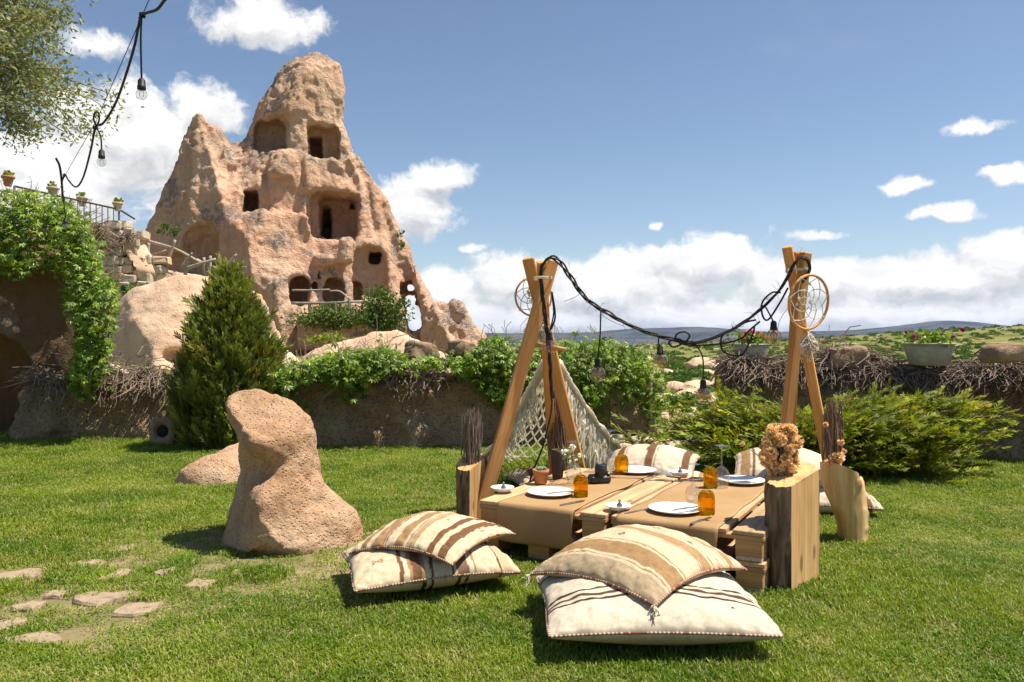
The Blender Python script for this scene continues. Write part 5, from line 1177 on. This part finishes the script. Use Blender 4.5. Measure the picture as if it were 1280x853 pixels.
def festoon():
    dp = lambda x: np.interp(x, [680, 1005], [5.22, 4.96]); pp = lambda l: [P(x, y, dp(x)) for x, y in l]
    main = pp([(690,500),(686,440),(681,390),(676,350),(678,332),(688,322),(700,328),(714,348),(732,373),(760,392),(790,408),(815,417),(842,425),(870,428),(900,419),(930,403),(958,380),(978,358),(990,335),(1000,322),(1010,326),(1012,338),(1005,352)])
    t = thing('string_light', 'black festoon cable with globe bulbs strung between the two tripods', 'string light', P(840, 426, 5.1)); mb, pts = rope_set(main, 3, .0062, 3); obj('cable', mb, M['rubber'], t, True)
    for k, l in enumerate(([(858,430),(848,424),(836,428),(842,434),(856,428),(862,420),(856,415),(846,418),(846,426),(862,432),(900,430),(925,424),(938,412),(950,402)],
              [(945,400),(930,404),(905,418),(901,430),(905,440),(918,445),(930,441),(941,418),(943,408)], [(985,360),(974,380),(960,400),(953,394),(953,378),(965,366),(976,366)],
              [(690,500),(688,520),(678,560),(665,592),(661,612)], [(690,365),(694,395),(689,412)])):
        obj('cable_loop', tube(spline(pp(l), 6), .0065, 6), M['rubber'], t, True)
    for (x0, y0, xm, ym, x1, y1, r) in ((690,370,692,392,687,414,.055),(751,388,750,420,747,448,.052),(824,419,823,428,825,432,.052),(866,426,878,446,879,474,.053),(957,384,962,393,967,401,.052)):
        bulb(t, P(x1, y1, dp(x1)), r, True, [P(x0, y0, dp(x0)), P(xm, ym, dp(xm))])
    rng = np.random.default_rng(12); n = 130; k = rng.integers(40, len(pts)-20, n); mb = MB(); mb.add(*sticks(pts[k], pts[k]+rng.normal(0, .03, (n, 3)), .0014, .15, rng, 3))
    for l in ([(728,365),(718,372),(705,377)], [(750,392),(765,402),(780,408)], [(985,370),(988,380),(975,400),(970,425)]): mb.add(*tube(spline(pp(l), 5), .0016, 4))
    obj('dead_tendrils', mb, M['twigd'], t)
festoon()
def overhead():
    t = thing('overhead_string_light', 'black overhead cable with clear bulbs running down to the creeper', 'string light', P(120, 160, 5.4)); path = [P(*q) for q in ((330,-120,3.4),(240,-35,3.8),(208,-2,3.95),(196,12,4.05),(178,19,4.2),(173,34,4.3),(168,58,4.45),(158,92,4.7),(145,128,5.0),(130,153,5.35),(120,158,5.4),(117,170,5.5),(113,190,5.8),(104,222,6.5),(95,234,6.8),(86,226,7.1),(81,219,7.3),(77,232,7.6),(80,250,8.0))]
    obj('cable', tube(spline(path, 7), .0075, 7), M['rubber'], t, True)
    obj('guy_wire', tube([P(225,-90,3.5), P(178, 19, 4.2), P(121, 150, 5.4), P(82, 218, 7.3), P(70, 248, 8.7)], .0022, 5), M['twigd'], t, True)
    obj('cable_loop', tube(spline([P(120, 158, 5.4), P(117, 148, 5.4), P(119, 141, 5.4), P(123, 141, 5.4), P(124, 150, 5.4), P(120, 160, 5.4), P(118, 165, 5.4)], 6), .006, 6), M['rubber'], t, True)
    for (x, y, d, r, c) in ((177, 98, 4.25, .03, [P(177, 20, 4.2), P(176, 50, 4.22)]), (127, 187, 5.45, .031, [P(121, 160, 5.4), P(126, 172, 5.42)]), (82, 272, 8.15, .031, [P(77, 232, 7.6), P(80, 255, 8.0)])): bulb(t, P(x, y, d), r, False, c)
    kn = MB()
    for q in ((178, 19, 4.2), (119, 160, 5.4), (81, 219, 7.3)):
        b = P(*q); kn.add(*tube(spline([b+np.array([.013*math.cos(a), .013*math.sin(a), .006*(a/6.28-1.5)]) for a in np.linspace(0, 18, 30)], 2), .004, 5)); kn.add(*sticks(np.tile(b, (5, 1)), b+RNG.normal(0, .022, (5, 3)), .0022, .1))
    obj('cable_ties', kn, M['rubber'], t)
    return t
overhead()
tag(obj('dry_stalk', tube(spline([P(80, 300, 8.9), P(78, 240, 8.8), P(75, 210, 8.75), P(70, 198, 8.75)], 4), .012, 6), M['twig'], smooth=True), 'bare dry stalk rising above the creeper where the cable is tied', 'stalk')

# ---------------------------------------------------------------- logs, twig bundles and dried flowers
def log(lab, foot, H, mat_cut, mat_bark, seed, slope=.06, lean=(0, 0), taper=1.0):
    """split log: foot polygon, first edge is the flat cut face, the rest is bark"""
    foot = np.array(foot, float); rng = np.random.default_rng(seed); c0 = foot.mean(0); t = thing('log_stump', lab, 'log', (c0[0], c0[1], 0))
    a, b = foot[0], foot[1]; arc = np.vstack([foot[1:], foot[:1]]); s = spline(np.column_stack([arc, 0*arc[:, 0]]), 9)[:, :2]; nz = 46; mb = MB(); V = []
    zs = np.linspace(-.03, 1, nz)
    topz = H+slope*((s-a)@(b-a))/np.dot(b-a, b-a)
    for z in zs:
        f = 1+(taper-1)*z; q = c0+(s-c0)*f; q = q+np.array(lean)*z; zz = z*topz; n3 = np.column_stack([q*9, zz*1.5+0*q[:, 0]]); gro = (.5-np.abs(fbm(np.column_stack([q*30, zz*2.6]), 3)))*.03+fbm(n3*1.0, 2)*.006
        e = np.ones(len(q)); e[0] = e[-1] = 0; d = (q-c0-np.array(lean)*z); d /= np.linalg.norm(d, axis=1)[:, None]; V.append(np.column_stack([q+d*(gro*e)[:, None], zz]))
    V = np.concatenate(V); m = len(s); i = np.arange(nz-1)[:, None]*m; j = np.arange(m-1)[None]; F = np.stack([i+j, i+j+1, i+m+j+1, i+m+j], -1).reshape(-1, 4); obj('bark', (V, [F]), mat_bark, t, True)
    # cut face and top
    L = V.reshape(nz, m, 3); A = L[:, -1]; B = L[:, 0]; k = 8; tt = np.linspace(0, 1, k)[None, :, None]; face = A[:, None]*(1-tt)+B[:, None]*tt; nrm = np.array([(b-a)[1], -(b-a)[0], 0]); nrm /= np.linalg.norm(nrm)
    face = face+nrm*(.004*fbm(np.column_stack([face.reshape(-1, 3)*np.array([30, 30, 3])]), 3).reshape(nz, k)*np.sin(np.linspace(0, 1, k)*math.pi)[None])[..., None]
    i = np.arange(nz-1)[:, None]*k; j = np.arange(k-1)[None]; F = np.stack([i+j, i+j+1, i+k+j+1, i+k+j], -1).reshape(-1, 4); mb.add(face.reshape(-1, 3), [F]); top = np.vstack([L[-1], L[-1].mean(0)]); jj = np.arange(m); mb.add(top, [np.stack([jj, (jj+1) % m, np.full(m, m)], 1)]); obj('cut_wood', mb, mat_cut, t)
    return t
log('split log with dark bark holding the dried flowers beside the table', [(1.305, 3.735), (1.495, 3.90), (1.49, 4.0), (1.41, 4.05), (1.32, 4.02), (1.25, 3.93), (1.225, 3.83), (1.245, 3.755)], .49, M['split'], M['bark'], 1, .05)
log('split log holding the twig bundle at the table corner', [(-.265, 5.02), (-.175, 5.2), (-.2, 5.28), (-.29, 5.28), (-.345, 5.18), (-.33, 5.05)], .345, M['split'], M['bark'], 2, .05)
# peeled pale log
def pale_log():
    t = thing('peeled_log', 'leaning peeled pale log with knobbly side holding dry twigs', 'log', (1.96, 4.66, 0)); rng = np.random.default_rng(3); nz, n = 40, 30; V = []; a = np.arange(n)/n*6.283
    for z in np.linspace(-.02, 1, nz):
        cx = 1.985-.07*z+.012*math.sin(z*5); w = np.interp(z, [0, .25, .6, .85, 1], [.075, .085, .108, .112, .10]); dd = np.interp(z, [0, 1], [.085, .11])
        r = 1+.03*np.cos(13*a+z*3)*np.sin(z*7+a)+.06*np.cos(3*a+z*2)+.05*vnoise(np.column_stack([np.cos(a)*1.5, np.sin(a)*1.5, np.full(n, z*4)]))+.13*np.clip(vnoise(np.column_stack([np.cos(a)*4, np.sin(a)*4, np.full(n, z*11)])), 0, 1)*(np.cos(a) > .55)
        zz = z*(.415+.05*np.clip(-np.cos(a-.6), -1, 1)*(z > .9)*1.0); V.append(np.column_stack([cx+w*r*np.cos(a), 4.67+dd*r*np.sin(a), zz]))
    V = np.concatenate(V); i = np.arange(nz-1)[:, None]*n; j = np.arange(n)[None]; k = (j+1) % n; F = np.stack([i+j, i+k, i+n+k, i+n+j], -1).reshape(-1, 4); obj('trunk', (V, [F]), M['pale'], t, True); top = np.vstack([V[-n:], V[-n:].mean(0)]); jj = np.arange(n); obj('cut_top', (top, [np.stack([jj, (jj+1) % n, np.full(n, n)], 1)]), M['split'], t)
pale_log()
def bundle(lab, base, top, r0, r1, n, rad, mat, seed, spread=.0):
    rng = np.random.default_rng(seed); base, top = np.array(base), np.array(top); a = rng.uniform(0, 6.28, n); q = np.sqrt(rng.uniform(0, 1, n)); P0 = base+np.stack([np.cos(a)*q*r0, np.sin(a)*q*r0, 0*a], 1)
    P1 = top+np.stack([np.cos(a+rng.normal(0, .3, n))*q*r1, np.sin(a)*q*r1, -rng.uniform(0, .3, n)*np.linalg.norm(top-base)*(.35+.65*q)], 1); mb = MB(); mb.add(*sticks(P0, P1, rad*rng.uniform(.6, 1.3, n), .02, rng)); m = n; k = rng.integers(0, n, m); tt = rng.uniform(.3, .95, (m, 1)); Q = P0[k]+(P1[k]-P0[k])*tt; mb.add(*sticks(Q, Q+rng.normal(0, .018, (m, 3))+np.array([0, 0, .025]), rad*.6, .05, rng, 3))
    return tag(obj('twig_bundle', mb, M[mat]), lab, 'twigs')
bundle('bundle of grey twigs standing in the log at the table corner', (-.255, 5.17, .30), P(591, 508, 5.17), .045, .07, 120, .004, 'twig', 1); bundle('bundle of dark dry twigs standing in the peeled log', (1.88, 4.68, .36), P(1040, 498, 4.68), .035, .05, 110, .0035, 'twigd', 2); bundle('tall bundle of brown twigs leaning inside the tripod in front of the net', (.40, 6.05, .0), P(690, 446, 6.0), .065, .04, 130, .0045, 'twigd', 3)
def dried(lab, c, n, ext_, seed, size, base, strays=()):
    rng = np.random.default_rng(seed); c = np.array(c); t = thing('dried_flowers', lab, 'dried flowers', base); meshes = []
    for k in range(4):
        pb = MB()
        for pz in range(22):                            # papery curled petals round a small core
            d_ = rng.normal(size=3); d_ /= np.linalg.norm(d_); R_ = frames(d_[None], rng.uniform(0, 6.3, 1))[0]; gx, gy = np.meshgrid(np.linspace(-1, 1, 4), np.linspace(0, 1, 4), indexing='ij')
            wd = .52*np.sin(np.clip(gy*1.5+.25, 0, 3.0))*(1+.2*rng.normal(size=gx.shape)*gy); q_ = np.stack([gx*wd, .25+gy*.85, .28*gx**2-.32*gy**2+.10*rng.normal(size=gx.shape)*gy], -1).reshape(-1, 3)@R_.T
            ii, jj = np.meshgrid(np.arange(3)*4, np.arange(3), indexing='ij'); fq = np.stack([ii+jj, ii+4+jj, ii+5+jj, ii+1+jj], -1).reshape(-1, 4); pb.add(q_, [fq], np.clip(rng.uniform(.7, 1.15)+.25*(gy.ravel()-.5), .4, 1.3)[:, None]*np.ones(3))
        v, f = ico(1); pb.add(v*.42, [f], (.6, .5, .4)); meshes.append(new_mesh('blossom', *pb.arrays()[:2], M['dried'], pb.arrays()[2], False))
    pts = []
    for i in range(n):
        for _ in range(60):
            q = rng.uniform(-1, 1, 3)
            if np.linalg.norm(q) < 1 and (np.linalg.norm(q) > .45): break
        pts.append(c+q*np.array(ext_))
    pts += [np.array(s) for s in strays]
    for i, q in enumerate(pts):
        o = obj('blossom', None, None, t, me=meshes[i % 4]); s = size*rng.uniform(.65, 1.2)*(1 if i < n else .65); o.location = q-origin_of(t); o.scale = (s, s, s); o.rotation_euler = tuple(rng.uniform(0, 6, 3))
    b = np.array(base); m = len(pts); obj('stalks', sticks(np.tile(b+np.array([0, 0, -.03]), (m, 1))+rng.normal(0, .012, (m, 3)), np.array(pts), .003, .04, rng), M['twig'], t)
dried('bunch of ochre dried blossoms in the bark log', P(975, 563, 3.92), 75, (.085, .07, .122), 5, .027, (1.33, 3.9, .5), [P(928, 555, 3.92), P(953, 573, 3.85)])
dried('few ochre dried blossoms among the twigs in the peeled log', P(1044, 574, 4.6), 9, (.045, .04, .045), 6, .026, (1.89, 4.66, .40), [P(1032, 531, 4.6), P(1051, 553, 4.6), P(1055, 564, 4.6)])

# ---------------------------------------------------------------- white net behind the left tripod
def net():
    T0 = P(690, 453, 6.05); A = np.array([-.29, 7.6, .02]); Mb = np.array([.33, 7.75, .0]); B = np.array([1.08, 7.55, .06]); t = thing('macrame_net', 'white knotted hammock net draped behind the tripod', 'net', (.35, 7.4, 0)); rng = np.random.default_rng(17)
    def S(u, s):
        u = np.asarray(u, float)[..., None]; s = np.asarray(s, float)[..., None]; g = A*(1-u)**2+2*u*(1-u)*(Mb*2-(A+B)/2)+B*u*u; top = T0+np.array([.10, 0, 0])*(u-.5)
        p = top*(1-s)+g*s; sag = np.sin(s*math.pi)*.10; p = p+np.array([0, 0, -1])*sag*(.4+.9*np.abs(u-.5)); return p
    mb = MB(); k = 11; ss = np.linspace(0.02, 1, 22)
    for i in range(-k, 2*k):
        for sg in (1, -1):
            u = i/k+sg*(ss-.5)*.55; ok = (u > .0) & (u < 1.0)
            if ok.sum() > 2: mb.add(*tube(S(u[ok], ss[ok]), .0075, 4, False))
    obj('netting', mb, M['cotton'], t, True); mb = MB()
    for (u0, cnt) in ((0.0, 5), (1.0, 5)):
        for q in range(cnt):
            s = np.linspace(0, 1, 26); pts = S(np.full(26, u0)+(q-2)*.006, s)+np.stack([.018*np.cos(s*34+q*1.3), .018*np.sin(s*34+q*1.3), .015*np.sin(s*30+q)], 1); mb.add(*tube(pts, .019, 6))
    obj('edge_rope', mb, M['cotton'], t, True); mb = MB()
    n = 620; s = rng.uniform(.08, 1, n); e = S(np.ones(n)*.995, s); L = rng.uniform(.15, .42, n)*np.interp(s, [0, .5, 1], [.5, 1, .6]); P1 = e+np.stack([-L*rng.uniform(.05, .4, n), rng.normal(-.02, .03, n), -L], 1); P1[:, 2] = np.maximum(P1[:, 2], .01); mb.add(*sticks(e, P1, .008, .05, rng, 4))
    n = 200; s = rng.uniform(.15, 1, n); e = S(np.ones(n)*.01, s); L = rng.uniform(.08, .22, n); P1 = e+np.stack([L*rng.uniform(.0, .5, n), rng.normal(-.02, .02, n), -L], 1); P1[:, 2] = np.maximum(P1[:, 2], .01); mb.add(*sticks(e, P1, .008, .05, rng, 4))
    n = 240; u = rng.uniform(.62, 1, n); s0 = rng.uniform(.15, .8, n); e = S(u, s0); P1 = S(np.clip(u+rng.normal(0, .02, n), 0, 1), np.minimum(s0+.2, 1)); mb.add(*sticks(e, P1, .006, .04, rng, 4))
    n = 160; u = np.concatenate([rng.uniform(0, .25, n//2), rng.uniform(.6, 1, n//2)]); e = S(u, np.ones(n)*.98); mb.add(*sticks(e, np.column_stack([e[:, 0]+rng.normal(0, .1, n), e[:, 1]-rng.uniform(.05, .2, n), rng.uniform(.01, .06, n)]), .007, .1, rng, 4))
    obj('fringe', mb, M['cotton'], t)
net()

# ---------------------------------------------------------------- kilim cushions
CREAM, SAND, TAN, BRN, DRK, RUST, WHT = (.62, .49, .33), (.50, .38, .24), (.34, .21, .105), (.17, .085, .045), (.055, .035, .03), (.42, .12, .07), (.60, .52, .405)
def paint(base, bands, motifs, axis):
    """weave colours from cushion coordinates in -1..1"""
    def fn(u, v):
        w = (u if axis == 0 else v)+.008*vnoise(np.stack([u*7, v*7, 0*u], 1)); c = np.tile(base, (len(u), 1)).astype(float)
        for (a, b, col) in bands: c[(w >= a) & (w < b)] = col
        for (mu, mv, s, col, kind) in motifs:
            x, y = (u-mu)/s, (v-mv)/s
            if kind == 'diamond': m = (np.abs(np.abs(x)+np.abs(y)-.8) < .28) | (np.abs(x)+np.abs(y) < .2)
            elif kind == 'cross': m = ((np.abs(np.abs(x)-np.abs(y)) < .22) & (np.maximum(np.abs(x), np.abs(y)) < .9)) | ((np.abs(np.abs(x)-.75) < .2) & (np.abs(y) < .4))
            elif kind == 'arrow': m = (np.abs(y+np.abs(x)*1.2-.5) < .25) & (np.abs(x) < .9) | ((np.abs(x) < .12) & (np.abs(y) < .8))
            else: m = (np.abs(np.abs(x)-.55-.3*np.abs(y)) < .22) & (np.abs(y) < .9) | ((np.abs(y) < .2) & (np.abs(x) < .6))
            c[m] = col
        wv = .94+.12*vnoise(np.stack([u*60, v*60, 0*u], 1)); gr = (1+.045*fbm(np.stack([u*2.5, v*2.5, 0*u+3], 1), 3))*(1+.05*vnoise(np.stack([(v if axis else u)*95, (u if axis else v)*5, 0*u], 1))); return c*(wv*gr)[:, None]
    return fn
def cushion(lab, c, size, T, rz, tilt, top, under=None, seam=((.20, .085, .055), (.52, .42, .30)), droop=0.0, seed=0, n=170, flat=.6, bend=None, tassel=False):
    a, b = size; rng = np.random.default_rng(seed); g = np.sign(np.linspace(-1, 1, n))*np.abs(np.linspace(-1, 1, n))**.9; U, Vv = np.meshgrid(g, g, indexing='ij'); u, v = U.ravel(), Vv.ravel()
    x = a/2*u*(1-.075*(1-v*v)*np.abs(u)**1.5); y = b/2*v*(1-.075*(1-u*u)*np.abs(v)**1.5); w = np.clip((1-u*u)*(1-v*v), 0, 1); h = T*(w**.42*.62+w**.9*.38)
    rc = 1-.055*(u*v)**4; x = x*rc; y = y*rc
    p3 = np.stack([u*2.1+seed, v*2.1, 0*u], 1); wr = .008*fbm(p3*1.6, 3)*w**.3+.006*fbm(p3*5, 2)*(1-w)*(w > 0)**1; tuck = .012*np.sin(np.arctan2(v, u)*17+seed)*np.clip(1-w*4, 0, 1)*(w**.25)
    zt = h*.62+wr+tuck*.6; zb = -np.minimum(h*flat, T*flat)-.004*(w > .0); dz = -.02*(u*v)**2-droop*(u*u+v*v)*.5+.008*np.sin(u*2+seed)*np.sin(v*1.7)
    if bend is not None: dz = dz+bend(u, v)
    edge = (np.abs(u) > .9999) | (np.abs(v) > .9999); zt = np.where(edge, 0, zt); zb = np.where(edge, 0, zb)
    R = rotm(tilt[0], tilt[1], rz); i = np.arange(n-1)[:, None]*n; j = np.arange(n-1)[None]; F = np.stack([i+j, i+n+j, i+n+j+1, i+j+1], -1).reshape(-1, 4); Vt = np.column_stack([x, y, zt+dz]); Vb = np.column_stack([x, y, zb+dz]); ct = top(u, v); cb = (under or top)(u, v)*.92
    t = thing('floor_cushion', lab, 'cushion', (0, 0, 0)); c = np.array(c, float)
    W = np.vstack([Vt, Vb])@R.T+c; W[:, 2] = np.maximum(W[:, 2], .004+.002*vnoise(W*9)); t.location = (c[0], c[1], max(0, W[:, 2].min()))
    Fb = F[:, ::-1]+n*n; rem = np.arange(2*n*n); eidx = np.where(edge)[0]; rem[eidx+n*n] = eidx; Fb = rem[Fb]; used, inv = np.unique(np.concatenate([F.ravel(), Fb.ravel()]), return_inverse=True); allF = inv.reshape(-1, 4); obj('cover', (W[used], [allF], np.vstack([ct, cb])[used]), M['cloth'], t, True)
    k = np.arange(n); path = np.concatenate([k*n, (n-1)*n+k[1:], (k[::-1][1:])*n+n-1, k[::-1][1:-1]]); pw = W[path]; m = 820; s = np.concatenate([[0], np.cumsum(np.linalg.norm(np.diff(np.vstack([pw, pw[:1]]), axis=0), axis=1))]); q = np.stack([np.interp(np.linspace(0, s[-1], m), s, np.append(pw[:, d], pw[0, d])) for d in range(3)], 1)
    V, Fs = tube(q, .0048*(1+.15*np.cos(np.arange(m)*math.pi)), 6, False); pat = (np.arange(m)//2) % 2; no = vnoise(np.column_stack([np.arange(m)*.3, 0*pat, 0*pat+seed])); pat = np.where(no > .45, 0, pat); col = np.repeat(np.where(pat[:, None] == 0, seam[0], seam[1]), 6, 0)
    tw = np.tile(np.arange(6), m)*.0; obj('seam_cord', (V, Fs, col), M['rope'], t, True)
    if tassel:
        for ci in (0, (n-1)*n):
            mb = MB(); e = W[ci]; mb.add(*sticks(np.tile(e, (16, 1)), e+rng.normal(0, .012, (16, 3))+np.array([-.008, -.02, -.025]), .0035, .1, rng))
            obj('tassel', (mb.arrays()[0], mb.arrays()[1], mb.arrays()[2]*np.array(WHT)), M['rope'], t)
    return t
mo = 'diamond'; D45 = -math.pi/4
cushion('large cream floor cushion with three dark stripes, under the tan striped cushion', (.55, 3.28, .12), (.90, .80), .20, .03, (.0, 0), paint(WHT, [(-.60, -.565, DRK), (-.52, -.475, (.10, .055, .04)), (-.425, -.395, DRK), (.45, .52, DRK)], [(.62, -.72, .025, DRK, 'arrow'), (-.3, .1, .03, BRN, 'bar')], 1), under=paint(SAND, [], [], 1), seed=1, flat=.6)
cushion('tan striped floor cushion with small woven motifs, on the cream cushion by the table', (.535, 3.42, .275), (.69, .69), .135, D45-.02, (.02, -.03), paint(CREAM, [(-1, -.74, (.40, .31, .20)), (-.70, -.68, TAN), (-.64, -.38, TAN), (-.34, -.32, TAN), (-.02, -.005, TAN), (.02, .2, (.36, .235, .125)), (.24, .255, TAN), (.36, .366, DRK), (.52, .54, TAN), (.58, .70, (.36, .235, .125)), (.74, .755, TAN), (.86, 1.1, (.37, .26, .15))],
        [(-.1, -.17, .055, (.12, .10, .08), mo), (.0, .43, .06, RUST, mo), (-.62, .32, .07, (.09, .05, .04), 'cross'), (-.72, -.1, .05, (.38, .28, .17), 'cross'), (.62, .28, .045, DRK, 'arrow'), (.72, .80, .06, RUST, 'arrow'), (-.3, .78, .06, DRK, mo), (.25, -.85, .04, TAN, mo)], 1), seam=((.24, .085, .055), (.50, .38, .26)), droop=.07, seed=2, flat=.5, tassel=True)
cushion('beige floor cushion with brown bands and small red motifs, under the other striped cushion', (-.41, 3.88, .105), (.80, .62), .175, .30, (0, 0), paint((.60, .48, .33), [(-.99, -.55, (.62, .50, .34)), (-.45, -.40, BRN), (-.385, -.36, WHT), (-.34, -.16, TAN), (-.30, -.2, BRN), (-.14, -.12, WHT), (-.10, -.06, BRN), (.14, .17, BRN), (.2, .34, (.20, .12, .08)), (.36, .38, WHT), (.40, .43, TAN), (.72, .75, BRN), (.76, .9, (.52, .37, .24))],
        [(-.68, -.5, .075, RUST, 'cross'), (.02, -.35, .07, DRK, 'cross'), (.58, -.35, .08, (.45, .16, .11), 'cross')], 0), under=paint(SAND, [(-.2, -.15, DRK), (-.1, -.06, DRK), (.2, .25, DRK), (.3, .33, DRK), (.7, .73, BRN)], [], 0), seed=3, flat=.58)
cushion('brown and cream striped floor cushion on top of the beige cushion by the standing stone', (-.385, 3.95, .24), (.62, .62), .11, -.50, (.02, -.03), paint(CREAM, [(-.75, -.62, TAN), (-.52, -.30, TAN), (-.28, -.26, BRN), (-.1, .06, TAN), (.12, .14, TAN), (.16, .26, (.40, .28, .15)), (.50, .60, BRN), (.70, .84, BRN)], [(.86, .1, .05, RUST, 'bar'), (.3, .3, .04, BRN, 'bar'), (.35, -.1, .03, BRN, 'bar')], 0), under=paint((.52, .38, .23), [(-.5, -.2, BRN), (.3, .5, RUST)], [], 0), droop=.05, seed=4, flat=.5)
cushion('white floor cushion with dark brown stripes behind the table plate', (1.0, 5.75, .30), (.66, .56), .15, -.35, (.22, .0), paint(WHT, [(-.72, -.56, BRN), (-.52, -.50, TAN), (-.05, .12, BRN), (.15, .17, TAN), (.74, .9, BRN)], [], 0), droop=.05, seed=5, n=80)
cushion('plain pale floor cushion under the white striped cushion behind the table', (1.15, 5.78, .09), (.8, .66), .2, -.3, (0, 0), paint(WHT, [(-.8, -.7, BRN), (.5, .6, TAN)], [], 0), seed=6, n=70)
cushion('plain off-white floor cushion behind the right hand tripod legs', (1.95, 5.68, .29), (.74, .6), .15, -.25, (.16, .06), paint(WHT, [(-.9, -.7, TAN), (-.66, -.62, BRN)], [], 0), droop=.06, seed=7, n=80, tassel=True)
cushion('striped floor cushion with a brown corner lying under the off-white cushion', (2.05, 5.55, .085), (.88, .66), .18, -.2, (0, 0), paint(WHT, [(-.85, -.6, BRN), (.52, .58, TAN), (.62, .82, BRN), (.86, .9, TAN)], [], 0), seed=8, n=80)
cushion('tan floor cushion lying on the grass under the net', (.26, 6.35, .06), (.55, .5), .13, .3, (0, 0), paint(SAND, [(-.6, -.4, BRN), (.1, .25, BRN)], [], 0), seed=9, n=60)
# ---------------------------------------------------------------- air: one even box of thin haze round everything
def build_haze():
    m = bpy.data.materials.new('haze'); m.use_nodes = True; t = NT(m.node_tree)
    v = t.n('ShaderNodeVolumePrincipled', {'Color': (.40, .60, 1.0, 1), 'Density': 2.6e-5, 'Anisotropy': .1})
    o = t.n('ShaderNodeOutputMaterial'); t.t.links.new(v.outputs[0], o.inputs['Volume'])
    s = np.array([[a, b, c] for a in (-1, 1) for b in (-1, 1) for c in (-1, 1)], float)*np.array([14600, 14600, 230])+np.array([0, 0, 30])
    Q = np.array([(0, 1, 3, 2), (4, 6, 7, 5), (0, 4, 5, 1), (2, 3, 7, 6), (0, 2, 6, 4), (1, 5, 7, 3)])
    tag(obj('haze', (s, [Q]), m), 'thin blue haze filling the air over the valley', 'haze', kind='stuff')
build_haze()
